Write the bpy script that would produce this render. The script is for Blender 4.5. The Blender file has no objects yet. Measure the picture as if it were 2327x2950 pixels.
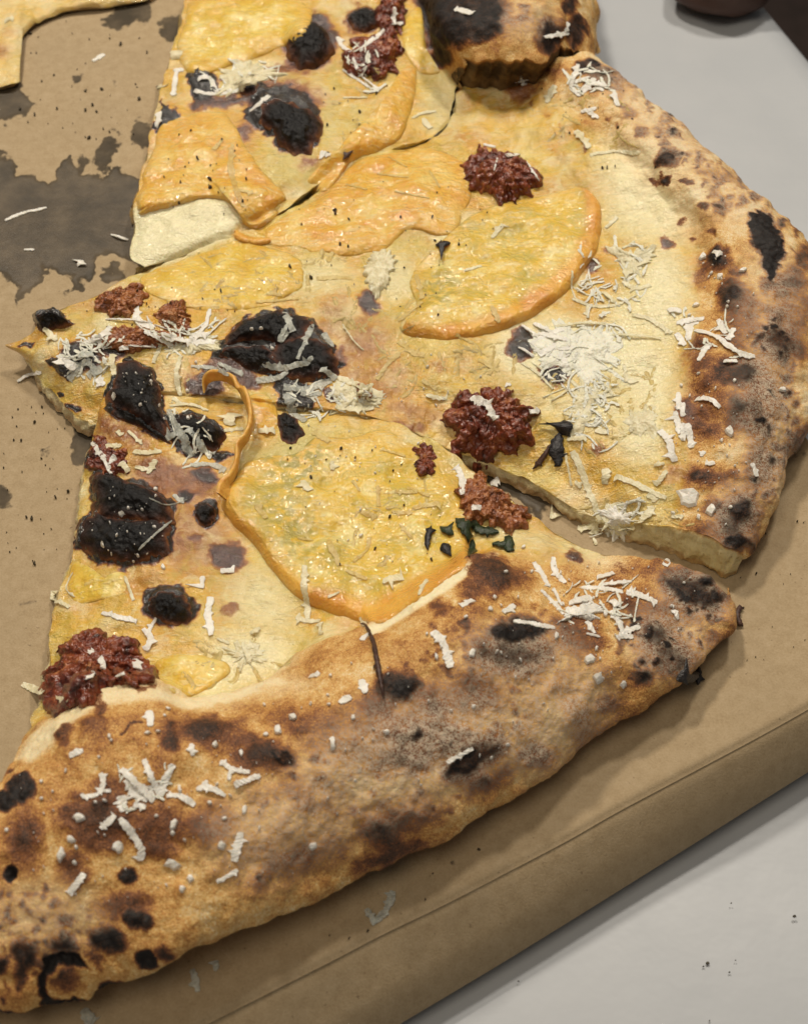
import bpy, math, random
import numpy as np
from mathutils import Vector
from mathutils.bvhtree import BVHTree

random.seed(7); rng = np.random.default_rng(7)
scene = bpy.context.scene
COL = scene.collection

# ------------------------------------------------------------------ camera
PW, PH = 2327.0, 2950.0
ELEV, DIST, TANH = math.radians(52), 0.28, math.tan(math.radians(15))
CAM = np.array([0.0, -DIST*math.cos(ELEV), DIST*math.sin(ELEV)])
FWD = -CAM/np.linalg.norm(CAM); RGT = np.array([1.0, 0, 0]); UPV = np.cross(RGT, FWD)
cd = bpy.data.cameras.new('camera'); cam = bpy.data.objects.new('camera', cd); COL.objects.link(cam)
cam.location = CAM; cam.rotation_euler = (math.pi/2-ELEV, 0, 0)
cd.sensor_fit = 'HORIZONTAL'; cd.angle = math.radians(30); cd.clip_start = 0.005; cd.clip_end = 50
cd.dof.use_dof = True; cd.dof.focus_distance = 0.275; cd.dof.aperture_fstop = 42
scene.camera = cam

# ------------------------------------------------------------------ light
world = bpy.data.worlds.new('World'); scene.world = world; world.use_nodes = True
wb = world.node_tree.nodes['Background']; wb.inputs[0].default_value = (1.0, .94, .87, 1); wb.inputs[1].default_value = 0.13
def lamp(name, loc, target, size, power, col):
    l = bpy.data.lights.new(name, 'AREA'); l.shape = 'DISK'; l.size = size; l.energy = power; l.color = col
    o = bpy.data.objects.new(name, l); COL.objects.link(o); o.location = loc
    o.rotation_euler = (Vector(target)-Vector(loc)).to_track_quat('-Z', 'Y').to_euler()
    return o
lamp('ceiling_lamp', (-.26, .54, .88), (0, 0, 0), .11, 7.4, (1, .90, .76))
lamp('ceiling_lamp.001', (.24, .52, .80), (0, 0, 0), .12, 4.6, (1, .915, .79))
lamp('front_fill', (-.22, -.34, 1.22), (0, 0, 0), .60, 5.0, (1, .87, .69))  # soft front fill, added to brighten the sides facing the camera
scene.view_settings.view_transform = 'Standard'; scene.view_settings.look = 'None'
scene.view_settings.exposure = -0.30; scene.view_settings.gamma = 1
scene.cycles.use_denoising = True; scene.cycles.max_bounces = 8
scene.cycles.use_light_tree = True

# ------------------------------------------------------------------ maths helpers
def rays(px, py):
    px = np.asarray(px, float); py = np.asarray(py, float)
    nx = (px/PW-.5)*2*TANH; ny = (.5-py/PH)*(PH/PW)*2*TANH
    d = FWD + nx[..., None]*RGT + ny[..., None]*UPV
    return d/np.linalg.norm(d, axis=-1, keepdims=True)
def W(px, py, zmm):                       # photo point -> world point at height z (mm)
    d = rays(px, py); t = (np.asarray(zmm)*.001-CAM[2])/d[..., 2]
    return CAM + d*t[..., None]
def proj(P):
    q = P-CAM; dz = q@FWD; nx = (q@RGT)/dz; ny = (q@UPV)/dz
    return np.stack([(nx/(2*TANH)+.5)*PW, (.5-ny/(2*TANH)*(PW/PH))*PH], -1)
TO = {1: (0, 0), 2: (737, 0), 3: (1473, 0), 4: (0, 800), 5: (737, 934), 6: (1473, 900), 7: (0, 1868), 8: (737, 1868), 9: (1473, 1868)}
def T(k, pts):
    a = np.asarray(pts, float).reshape(-1, 2)
    if k == 0: return a
    return a/2+np.array(TO[k])
def smooth(a, b, x):
    t = np.clip((x-a)/(b-a), 0, 1); return t*t*(3-2*t)
def crom(P, n, closed=False):             # Catmull-Rom, n samples by chord length
    P = np.asarray(P, float)
    if len(P) == 2 and not closed:
        t = np.linspace(0, 1, n)[:, None]; return P[0]*(1-t)+P[1]*t
    Q = np.vstack([P[-1:], P, P[:2]]) if closed else np.vstack([2*P[:1]-P[1:2], P, 2*P[-1:]-P[-2:-1]])
    m = len(Q)-3
    seg = np.linalg.norm(Q[2:2+m]-Q[1:1+m], axis=1)+1e-9
    cum = np.concatenate([[0], np.cumsum(seg)])
    s = np.linspace(0, cum[-1], n, endpoint=not closed)
    i = np.clip(np.searchsorted(cum, s, side='right')-1, 0, m-1); t = ((s-cum[i])/seg[i])[:, None]
    p0, p1, p2, p3 = Q[i], Q[i+1], Q[i+2], Q[i+3]
    return .5*(2*p1+(p2-p0)*t+(2*p0-5*p1+4*p2-p3)*t**2+(3*p1-p0-3*p2+p3)*t**3)
def pchip(x, y, xi):
    h = np.diff(x); d = np.diff(y, axis=0)/h[:, None, None]
    m = np.zeros_like(y)
    a, b = d[:-1], d[1:]
    ok = a*b > 0
    w1 = (2*h[1:]+h[:-1])[:, None, None]; w2 = (h[1:]+2*h[:-1])[:, None, None]
    with np.errstate(all='ignore'):
        m[1:-1] = np.where(ok, (w1+w2)/(w1/np.where(ok, a, 1)+w2/np.where(ok, b, 1)), 0)
    m[0] = d[0]; m[-1] = d[-1]
    i = np.clip(np.searchsorted(x, xi, side='right')-1, 0, len(x)-2)
    hh = h[i]; t = ((xi-x[i])/hh)[:, None, None]; hh = hh[:, None, None]
    return (2*t**3-3*t**2+1)*y[i]+(t**3-2*t**2+t)*hh*m[i]+(-2*t**3+3*t**2)*y[i+1]+(t**3-t**2)*hh*m[i+1]
_perm = rng.permutation(256); _perm = np.concatenate([_perm, _perm, _perm])
_grad = rng.normal(size=(256, 3)); _grad /= np.linalg.norm(_grad, axis=1, keepdims=True)
def perlin(P):
    P = np.asarray(P, float); sh = P.shape[:-1]; P = P.reshape(-1, 3)
    i = np.floor(P).astype(int); f = P-i; i &= 255; u = f*f*f*(f*(f*6-15)+10); r = 0
    for dx in (0, 1):
        for dy in (0, 1):
            for dz in (0, 1):
                h = _perm[_perm[_perm[(i[:, 0]+dx) & 255]+((i[:, 1]+dy) & 255)]+((i[:, 2]+dz) & 255)]
                g = (_grad[h]*(f-np.array([dx, dy, dz]))).sum(1)
                w = (u[:, 0] if dx else 1-u[:, 0])*(u[:, 1] if dy else 1-u[:, 1])*(u[:, 2] if dz else 1-u[:, 2])
                r = r+g*w
    return (r*1.6).reshape(sh)
def fbm(P, scale, octv=3, gain=.5, off=0.0):
    a, s, r = 1.0, scale, 0
    for k in range(octv):
        r = r+a*perlin(P*s+off+k*17.3); a *= gain; s *= 2.03
    return r
def sdf(Q, poly):                          # signed distance in px, positive inside
    d = np.full(len(Q), 1e9); ins = np.zeros(len(Q), bool); n = len(poly)
    for a, b in zip(poly, np.roll(poly, -1, 0)):
        e = b-a; w = Q-a
        t = np.clip((w@e)/(e@e+1e-9), 0, 1)
        d = np.minimum(d, ((w-t[:, None]*e)**2).sum(1))
        c1 = (Q[:, 1] >= a[1]) & (Q[:, 1] < b[1]); c2 = (Q[:, 1] < a[1]) & (Q[:, 1] >= b[1])
        cr = e[0]*w[:, 1]-e[1]*w[:, 0]
        ins ^= (c1 & (cr > 0)) | (c2 & (cr < 0))
    d = np.sqrt(d); return np.where(ins, d, -d)
def ell(cx, cy, rx, ry, rot=0, n=18):
    a = np.linspace(0, 2*math.pi, n, endpoint=False); r = math.radians(rot)
    x, y = rx*np.cos(a), ry*np.sin(a)
    return [(cx+p*math.cos(r)-q*math.sin(r), cy+p*math.sin(r)+q*math.cos(r)) for p, q in zip(x, y)]

# ------------------------------------------------------------------ mesh helpers
def mesh_obj(name, V, F, mat, parent=None, attrs=None, smoothf=True):
    V = np.ascontiguousarray(V, np.float32); F = np.ascontiguousarray(F, np.int32)
    me = bpy.data.meshes.new(name); k = F.shape[1]
    me.vertices.add(len(V)); me.vertices.foreach_set('co', V.ravel())
    me.loops.add(F.size); me.loops.foreach_set('vertex_index', F.ravel())
    me.polygons.add(len(F)); me.polygons.foreach_set('loop_start', np.arange(0, F.size, k, dtype=np.int32))
    me.polygons.foreach_set('use_smooth', np.full(len(F), smoothf, bool))
    me.update(calc_edges=True)
    for n, a in (attrs or {}).items():
        at = me.attributes.new(n, 'FLOAT', 'POINT'); at.data.foreach_set('value', np.ascontiguousarray(a, np.float32).ravel())
    me.materials.append(mat)
    o = bpy.data.objects.new(name, me); COL.objects.link(o)
    if parent: o.parent = parent
    return o
def sub_mesh(name, V, F, mask, mat, parent, attrs):
    F = F[mask]; idx, inv = np.unique(F, return_inverse=True)
    return mesh_obj(name, V[idx], inv.reshape(F.shape), mat, parent, {k: v[idx] for k, v in attrs.items()})
def grid_faces(nv, nu, wrap=False):
    i = np.arange(nv-1)[:, None]*nu; j = np.arange(nu if wrap else nu-1)[None]; j2 = (j+1) % nu
    return np.stack([i+j, i+j2, i+nu+j2, i+nu+j], -1).reshape(-1, 4)
def grid_normals(P, wrap=False):
    if wrap: du = np.roll(P, -1, 1)-np.roll(P, 1, 1)
    else: du = np.gradient(P, axis=1)
    dv = np.gradient(P, axis=0)
    n = np.cross(du, dv); n /= np.linalg.norm(n, axis=-1, keepdims=True)+1e-12
    return n
def tag(o, label, cat, group=None, kind=None):
    if label: o['label'] = label
    if cat: o['category'] = cat
    if group: o['group'] = group
    if kind: o['kind'] = kind
    return o
def empty(name, loc, label, cat, group=None):
    o = bpy.data.objects.new(name, None); COL.objects.link(o); o.empty_display_size = .01
    return tag(o, label, cat, group)

# ------------------------------------------------------------------ materials
class NT:
    def __init__(s, name):
        s.m = bpy.data.materials.new(name); s.m.use_nodes = True; s.t = s.m.node_tree
        s.b = s.t.nodes['Principled BSDF']; s.out = s.t.nodes['Material Output']
        s.tc = s.t.nodes.new('ShaderNodeTexCoord')
    def link(s, a, b): s.t.links.new(a, b)
    def val(s, sock, v):
        if hasattr(v, 'is_linked') or isinstance(v, bpy.types.NodeSocket): s.link(v, sock)
        else: sock.default_value = v
    def attr(s, n):
        a = s.t.nodes.new('ShaderNodeAttribute'); a.attribute_name = n; return a.outputs['Fac']
    def noise(s, scale, detail=3, rough=.55, dist=0, out=0):
        n = s.t.nodes.new('ShaderNodeTexNoise'); n.inputs['Scale'].default_value = scale; n.inputs['Detail'].default_value = detail
        n.inputs['Roughness'].default_value = rough; n.inputs['Distortion'].default_value = dist
        s.link(s.tc.outputs['Object'], n.inputs['Vector']); return n.outputs[out]
    def voro(s, scale, feature='F1'):
        n = s.t.nodes.new('ShaderNodeTexVoronoi'); n.feature = feature; n.inputs['Scale'].default_value = scale
        s.link(s.tc.outputs['Object'], n.inputs['Vector']); return n.outputs[0]
    def math(s, op, a, b=0.0, c=0.0, clamp=False):
        n = s.t.nodes.new('ShaderNodeMath'); n.operation = op; n.use_clamp = clamp
        s.val(n.inputs[0], a); s.val(n.inputs[1], b)
        if len(n.inputs) > 2: s.val(n.inputs[2], c)
        return n.outputs[0]
    def ramp(s, f, stops):
        n = s.t.nodes.new('ShaderNodeValToRGB'); e = n.color_ramp.elements
        while len(e) < len(stops): e.new(.5)
        for k, (p, c) in zip(e, stops):
            k.position = p; k.color = (*c, 1) if len(c) == 3 else c
        s.val(n.inputs[0], f); return n.outputs[0]
    def step(s, f, a, b):
        n = s.t.nodes.new('ShaderNodeMapRange'); n.interpolation_type = 'SMOOTHSTEP'
        s.val(n.inputs[0], f); n.inputs[1].default_value = a; n.inputs[2].default_value = b; return n.outputs[0]
    def mix(s, f, a, b, mode='MIX'):
        n = s.t.nodes.new('ShaderNodeMix'); n.data_type = 'RGBA'; n.blend_type = mode
        s.val(n.inputs[0], f)
        for k, v in ((6, a), (7, b)):
            if isinstance(v, tuple): n.inputs[k].default_value = (*v, 1)
            else: s.link(v, n.inputs[k])
        return n.outputs[2]
    def fleck(s, ang, a=420, b=1900, lo=.58, hi=.68):
        m = s.t.nodes.new('ShaderNodeMapping'); m.inputs['Rotation'].default_value = (0, 0, ang); m.inputs['Scale'].default_value = (a, b, 700)
        s.link(s.tc.outputs['Object'], m.inputs['Vector'])
        t = s.t.nodes.new('ShaderNodeTexNoise'); t.inputs['Scale'].default_value = 1; t.inputs['Detail'].default_value = 2; t.inputs['Distortion'].default_value = .4
        s.link(m.outputs[0], t.inputs['Vector']); return s.step(t.outputs[0], lo, hi)
    def bump(s, h, strength, dist):
        n = s.t.nodes.new('ShaderNodeBump'); n.inputs['Strength'].default_value = strength; n.inputs['Distance'].default_value = dist
        s.val(n.inputs['Height'], h); s.link(n.outputs[0], s.b.inputs['Normal'])
    def set(s, **k):
        for n, v in k.items(): s.val(s.b.inputs[n.replace('_', ' ')], v)
        return s.m
    def coat(s, w, r, sc=720, dist=.0007):
        s.val(s.b.inputs['Coat Weight'], w); s.b.inputs['Coat Roughness'].default_value = r
        b = s.t.nodes.new('ShaderNodeBump'); b.inputs['Strength'].default_value = 1.0; b.inputs['Distance'].default_value = dist
        s.link(s.noise(sc, 1.5, .5), b.inputs['Height']); s.link(s.b.inputs['Normal'].links[0].from_socket, b.inputs['Normal'])
        s.link(b.outputs[0], s.b.inputs['Coat Normal'])
    def sss(s, w, rad=(1, .45, .18), scale=.002):
        s.b.inputs['Subsurface Weight'].default_value = w; s.b.inputs['Subsurface Radius'].default_value = rad
        s.b.inputs['Subsurface Scale'].default_value = scale

def mat_dough():
    n = NT('baked_dough')
    big, mid, fine, grain = n.noise(160, 3), n.noise(520, 4, .6), n.noise(1500, 3, .65), n.noise(4200, 2, .6)
    zone, burn, cut, dust, tint, pale = [n.attr(a) for a in ('zone', 'burn', 'cut', 'dust', 'tint', 'pale')]
    def c(x, k): return n.math('MULTIPLY', n.math('SUBTRACT', x, .5), k)
    ns = n.math('ADD', n.math('ADD', c(big, .26), c(mid, .30)), c(fine, .20))
    grit = n.math('MULTIPLY', c(grain, .75), zone)
    b = n.math('ADD', n.math('ADD', burn, n.math('MULTIPLY', ns, n.math('ADD', .60, n.math('MULTIPLY', zone, .80)))), grit, clamp=True)
    ch = n.ramp(b, [(0, (.77, .595, .175)), (.12, (.72, .455, .055)), (.28, (.62, .305, .034)), (.46, (.30, .105, .024)), (.62, (.075, .026, .017)), (.80, (.014, .011, .010))])
    cr = n.ramp(b, [(0, (.80, .65, .40)), (.15, (.71, .455, .165)), (.31, (.50, .245, .068)), (.50, (.215, .080, .032)), (.70, (.070, .034, .019)), (.90, (.014, .011, .010))])
    fl = [n.fleck(a_) for a_ in (.3, 1.4, 2.4)]
    fk = n.math('MULTIPLY', n.math('MAXIMUM', n.math('MAXIMUM', fl[0], fl[1]), fl[2]), n.math('MULTIPLY', n.step(b, .45, .2), n.math('ADD', .38, n.math('MULTIPLY', pale, .4))))
    ch = n.mix(fk, ch, (.76, .67, .36))
    mo = n.noise(230, 5, .62, .7)
    calm = n.step(b, .5, .3)
    ch = n.mix(n.math('MULTIPLY', n.math('MULTIPLY', n.step(mo, .50, .36), calm), n.math('SUBTRACT', .75, n.math('MULTIPLY', pale, .7), clamp=True)), ch, (.54, .38, .055))
    ch = n.mix(n.math('MULTIPLY', n.math('MULTIPLY', n.step(mo, .55, .66), calm), .50), ch, (.80, .69, .32))
    col = n.mix(zone, ch, cr)
    tp = n.math('MAXIMUM', tint, 0.0); tn = n.math('MAXIMUM', n.math('MULTIPLY', tint, -1.0), 0.0)
    keep = n.step(b, .5, .25)
    col = n.mix(n.math('MULTIPLY', tp, keep), col, (.76, .40, .045))
    col = n.mix(n.math('MULTIPLY', tn, keep), col, (.60, .51, .17))
    pl = n.math('MULTIPLY', n.math('MULTIPLY', pale, keep), n.step(n.math('ADD', mid, n.math('MULTIPLY', pale, .9)), .38, .78))
    col = n.mix(pl, col, n.mix(zone, (.92, .86, .57), (.90, .81, .54)))
    du = n.math('MULTIPLY', n.math('MULTIPLY', dust, n.step(burn, .85, .6)), n.step(n.math('ADD', n.math('MULTIPLY', grain, .6), n.math('MULTIPLY', fine, .4)), .41, .56))
    col = n.mix(n.math('MULTIPLY', du, .85), col, (.70, .58, .43))
    ct = n.ramp(n.math('ADD', mid, c(fine, .4)), [(.3, (.52, .42, .22)), (.6, (.70, .61, .36))])
    pore_shade = n.step(n.noise(620, 2, .5), .40, .33)  # crumb holes as darker spots only, their shade put into the colour
    ct = n.mix(n.math('MULTIPLY', pore_shade, .7), ct, (.40, .29, .13))
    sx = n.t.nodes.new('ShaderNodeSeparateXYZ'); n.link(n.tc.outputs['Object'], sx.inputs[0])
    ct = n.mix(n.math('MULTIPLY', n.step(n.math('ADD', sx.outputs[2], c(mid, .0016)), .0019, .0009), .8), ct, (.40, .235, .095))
    dk = n.step(burn, .25, .6)
    ct = n.mix(dk, ct, n.ramp(n.math('ADD', n.math('MULTIPLY', big, .6), n.math('MULTIPLY', mid, .4)), [(.40, (.035, .020, .012)), (.50, (.13, .080, .036)), (.62, (.22, .145, .070))]))
    col = n.mix(cut, col, ct)
    n.val(n.b.inputs['Base Color'], col)
    n.set(Roughness=n.math('ADD', n.math('ADD', .22, n.math('MULTIPLY', zone, .36)), c(mid, .25)))
    n.set(**{'Specular IOR Level': n.math('SUBTRACT', .5, n.math('MULTIPLY', zone, .25))})
    h = n.math('ADD', n.math('MULTIPLY', mid, .7), n.math('ADD', n.math('MULTIPLY', fine, .6), n.math('ADD', n.math('MULTIPLY', grain, .28), n.math('MULTIPLY', fk, .25))))
    h = n.math('MULTIPLY', h, n.math('SUBTRACT', 1.0, n.math('MULTIPLY', zone, .35)))
    n.bump(h, .9, .00048); n.sss(.14); n.coat(n.math('MULTIPLY', n.math('SUBTRACT', 1.0, zone), .85), .07)
    return n.m
def mat_char():
    n = NT('charred_blister')
    mid, fine = n.noise(420, 4, .6), n.noise(1700, 4, .7)
    e = n.attr('edge')
    f = n.math('ADD', e, n.math('MULTIPLY', n.math('SUBTRACT', mid, .5), .5))
    col = n.ramp(f, [(0, (.007, .007, .008)), (.62, (.010, .009, .009)), (.84, (.030, .014, .011)), (.96, (.11, .040, .020)), (1, (.20, .08, .028))])
    fl = n.math('MULTIPLY', n.step(fine, .63, .74), .4)
    col = n.mix(fl, col, (.06, .045, .03))
    n.set(**{'Specular IOR Level': .3})
    n.val(n.b.inputs['Base Color'], col); n.set(Roughness=n.ramp(mid, [(.3, (.34,)*3), (.7, (.62,)*3)]))
    n.bump(n.math('ADD', mid, n.math('MULTIPLY', fine, .5)), .9, .0007)
    return n.m
def mat_squash(name, a, b, c, spark=.9):
    n = NT(name)
    big, mid, fine = n.noise(150, 4), n.noise(560, 2, .5), n.noise(1300, 2, .5)
    e = n.attr('edge')
    f = n.math('ADD', n.math('MULTIPLY', big, .75), n.math('MULTIPLY', fine, .25))
    col = n.ramp(f, [(.36, a), (.5, b), (.62, c)])
    col = n.mix(n.math('MULTIPLY', n.step(e, .70, 1.0), .55), col, (.72, .40, .07))
    fk = n.math('MAXIMUM', n.math('MAXIMUM', n.fleck(.5, 260, 1000, .60, .72), n.fleck(1.7, 260, 1000, .60, .72)), n.fleck(2.7, 260, 1000, .60, .72))
    col = n.mix(n.math('MULTIPLY', fk, .50), col, (.78, .66, .36))
    ol = n.math('MULTIPLY', n.attr('olive'), n.step(mid, .62, .42))
    col = n.mix(ol, col, (.36, .31, .065))
    rd = n.math('MULTIPLY', n.attr('rind'), n.math('ADD', .75, n.math('MULTIPLY', fine, .5)), clamp=True)
    col = n.mix(rd, col, n.ramp(big, [(.35, (.68, .30, .040)), (.6, (.82, .45, .075))]))
    n.val(n.b.inputs['Base Color'], col); n.set(Roughness=n.ramp(mid, [(.35, (.34,)*3), (.65, (.52,)*3)]), **{'Specular IOR Level': .3})
    n.bump(n.math('ADD', mid, n.math('ADD', fine, n.math('MULTIPLY', fk, .3))), spark, .00024); n.sss(.3, (1, .5, .15), .003); n.coat(1.0, .05)
    return n.m
def mat_simple(name, stops, sc, rough, bs, bd, sss=0.0, alpha=None, coat=0.0):
    n = NT(name); a, b = n.noise(sc, 4, .6), n.noise(sc*4, 3, .6)
    f = n.math('ADD', n.math('MULTIPLY', a, .65), n.math('MULTIPLY', b, .35))
    n.val(n.b.inputs['Base Color'], n.ramp(f, stops)); n.set(Roughness=rough)
    n.bump(n.math('ADD', a, n.math('MULTIPLY', b, .6)), bs, bd)
    if sss: n.sss(sss, (1, .75, .5), .0015)
    if alpha: n.set(Alpha=n.ramp(a, [(.35, (alpha,)*3), (.65, (min(1, alpha+.25),)*3)]))
    if coat: n.coat(coat, .15)
    return n.m
def mat_board():
    n = NT('brown_cardboard'); st = n.attr('stain')
    big, mid, fine = n.noise(45, 3), n.noise(420, 4, .65), n.noise(2600, 3, .7)
    fib = n.voro(900)
    col = n.ramp(n.math('ADD', n.math('MULTIPLY', mid, .5), n.math('MULTIPLY', fine, .5)), [(.34, (.325, .235, .132)), (.5, (.395, .296, .174)), (.66, (.450, .345, .216))])
    col = n.mix(n.math('MULTIPLY', n.step(big, .4, .7), .25), col, (.33, .25, .15))
    sp = n.math('MULTIPLY', n.step(n.noise(1100, 2, .5), .70, .76), .55)
    col = n.mix(sp, col, (.14, .095, .05))
    s = n.math('ADD', st, n.math('MULTIPLY', n.math('SUBTRACT', n.noise(420, 5, .66, .8), .5), .62))
    s1 = n.step(s, .36, .62)
    deep = n.ramp(n.noise(110, 5, .65), [(.36, (.026, .020, .012)), (.50, (.055, .041, .025)), (.64, (.098, .074, .046))])
    col = n.mix(n.math('MULTIPLY', s1, .93), col, deep)
    n.val(n.b.inputs['Base Color'], col)
    n.set(Roughness=n.math('SUBTRACT', .78, n.math('MULTIPLY', n.math('MULTIPLY', s1, n.step(st, .7, 1.0)), .36)), **{'Specular IOR Level': .3})
    n.bump(n.math('ADD', fine, n.math('MULTIPLY', mid, .4)), .25, .0004)
    return n.m
def mat_table():
    n = NT('white_table_paper')
    big, mid = n.noise(9, 3, .5), n.noise(60, 4)
    col = n.ramp(n.math('ADD', n.math('MULTIPLY', big, .7), n.math('MULTIPLY', mid, .3)), [(.35, (.40, .42, .445)), (.65, (.46, .475, .495))])
    n.val(n.b.inputs['Base Color'], col); n.set(Roughness=.38, **{'Specular IOR Level': .4})
    n.bump(mid, .10, .002)
    return n.m
M = dict(
    dough=mat_dough(), char=mat_char(), board=mat_board(), table=mat_table(),
    sq_orange=mat_squash('squash_flesh_orange', (.68, .31, .034), (.74, .43, .058), (.79, .58, .17)),
    sq_yellow=mat_squash('squash_flesh_yellow', (.66, .40, .040), (.74, .50, .064), (.80, .64, .21)),
    sq_pale=mat_squash('squash_flesh_pale', (.54, .42, .080), (.73, .475, .052), (.82, .68, .27), 1.0),
    rind=mat_simple('squash_rind', [(.35, (.64, .30, .050)), (.55, (.74, .41, .080)), (.7, (.78, .55, .17))], 400, .32, .4, .0006, .25),
    sausage=mat_simple('sausage_meat', [(.32, (.034, .010, .007)), (.44, (.13, .022, .010)), (.57, (.24, .052, .016)), (.67, (.40, .14, .042)), (.77, (.55, .34, .15))], 190, .34, .8, .0009, .1, coat=.4),
    sausage_light=mat_simple('sausage_meat_light', [(.33, (.12, .028, .010)), (.48, (.30, .090, .022)), (.62, (.46, .19, .065)), (.74, (.60, .40, .20))], 260, .36, .8, .0009, .12, coat=.4),
    shred=mat_simple('grated_cheese', [(.35, (.78, .74, .65)), (.6, (.86, .83, .76))], 500, .42, .4, .0004, .2, alpha=0.9),
    shred_cream=mat_simple('grated_cheese_cream', [(.35, (.70, .61, .36)), (.6, (.80, .74, .52))], 500, .38, .4, .0004, .3, alpha=0.82),
    shred_melt=mat_simple('melted_cheese', [(.35, (.66, .46, .12)), (.6, (.74, .58, .23))], 500, .28, .5, .0005, .3, alpha=0.55),
    shred_grey=mat_simple('grated_cheese_grey', [(.35, (.40, .42, .38)), (.6, (.64, .65, .57))], 500, .38, .4, .0004, .3, alpha=0.58),
    shred_pool=mat_simple('milky_cheese', [(.35, (.74, .72, .58)), (.5, (.82, .80, .66)), (.65, (.88, .86, .74))], 500, .36, .6, .0006, .3),
    herb=mat_simple('green_herb', [(.35, (.010, .016, .008)), (.6, (.030, .050, .016)), (.75, (.07, .08, .03))], 700, .35, .5, .0005),
    herb_dark=mat_simple('charred_herb', [(.35, (.008, .008, .010)), (.6, (.022, .018, .018)), (.75, (.05, .04, .03))], 700, .38, .5, .0005),
    stem=mat_simple('brown_stem', [(.35, (.03, .012, .012)), (.6, (.08, .035, .02))], 900, .5, .4, .0003),
    pepper=mat_simple('black_pepper', [(.35, (.015, .012, .008)), (.6, (.06, .045, .02))], 900, .6, .3, .0003),
    dark=mat_simple('dark_brown_leather', [(.35, (.045, .022, .014)), (.6, (.080, .038, .026))], 30, .6, .2, .004),
    floor=mat_simple('dark_floor', [(.35, (.05, .036, .028)), (.6, (.10, .065, .055))], 6, .7, .1, .01),
)

# ------------------------------------------------------------------ setting: table, floor
ZT = -15.2
e0, e1 = W(2205, 14, ZT), W(2335, 170, ZT)
ed = (e1-e0)/np.linalg.norm(e1-e0); en = np.array([ed[1], -ed[0], 0]);
if en[1] > 0: en = -en                       # en points from the edge onto the table
ts = np.linspace(-1.4, 1.0, 161)
ss = np.concatenate([[-.004, -.0035, -.0015, .001, .004, .008], np.linspace(.014, 1.5, 190)])
zz = np.interp(ss, [-.004, -.0035, -.0015, .001, .004, .008, .014, 2], [-.045, -.012, -.003, -.0006, .0006, .0010, 0, 0])
P = e0+ed*ts[None, :, None]+en*ss[:, None, None]; P[..., 2] = ZT*.001+zz[:, None]
P[..., 2] += .0011*fbm(P*np.array([1, 1, 0]), 16, 2)*smooth(.02, .08, ss)[:, None]*(P[..., 1] < .02)
o = mesh_obj('table_top', P.reshape(-1, 3), grid_faces(len(ss), len(ts)), M['table']); o['kind'] = 'structure'
o['label'] = 'white paper covered table under the cardboard box'
fl = np.array([[-3, -3, -.78], [3, -3, -.78], [3, 3, -.78], [-3, 3, -.78]]); 
o = mesh_obj('floor', fl, np.array([[0, 1, 2, 3]]), M['floor']); o['kind'] = 'structure'; o['label'] = 'dark floor below the table'

# ------------------------------------------------------------------ cardboard box
fold = np.array([(-60, 3310), (350, 3075), (737, 2876), (950, 2768), (1100, 2690), (1290, 2598), (1473, 2503), (1640, 2415), (1780, 2335), (2000, 2218), (2180, 2122), (2327, 2040), (2560, 1905), (2800, 1762)], float)
foot = np.array([(-60, 3640), (737, 3205), (1162, 2950), (1473, 2763), (1900, 2497), (2327, 2228), (2560, 2082), (2800, 1932)], float)
NU = 460
F0 = crom(W(fold[:, 0], fold[:, 1], np.zeros(len(fold))), NU); F1 = crom(W(foot[:, 0], foot[:, 1], np.full(len(foot), ZT+4.4)), NU)
# straighten correspondences: sample foot at the same along-edge coordinate as the fold
ax = (F0[-1]-F0[0]); ax[2] = 0; ax /= np.linalg.norm(ax); pn = np.array([-ax[1], ax[0], 0])
s0 = (F0-F0[0])@ax; s1 = (F1-F0[0])@ax
F1 = np.stack([np.interp(s0, s1, F1[:, k]) for k in range(3)], -1)
DEEP = .30; NV = 430
back = F0[0]+ax*s0[:, None]+pn*DEEP; back[:, 2] = 0
t = (np.linspace(0, 1, NV)**1.15)[:, None, None]
P = F0[None]*(1-t)+back[None]*t
d = np.linalg.norm(P-F0[None], axis=-1)
P[..., 2] += -.0007*np.exp(-(d/.0007)**2)+.0006*fbm(P, 22, 2)*smooth(0, .02, d)
Pb = P.reshape(-1, 3); Q = proj(Pb)+np.stack([fbm(Pb, 260, 3, .6, 3.), fbm(Pb, 260, 3, .6, 31.)], -1)*17; stain = np.zeros(len(Q))
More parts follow.
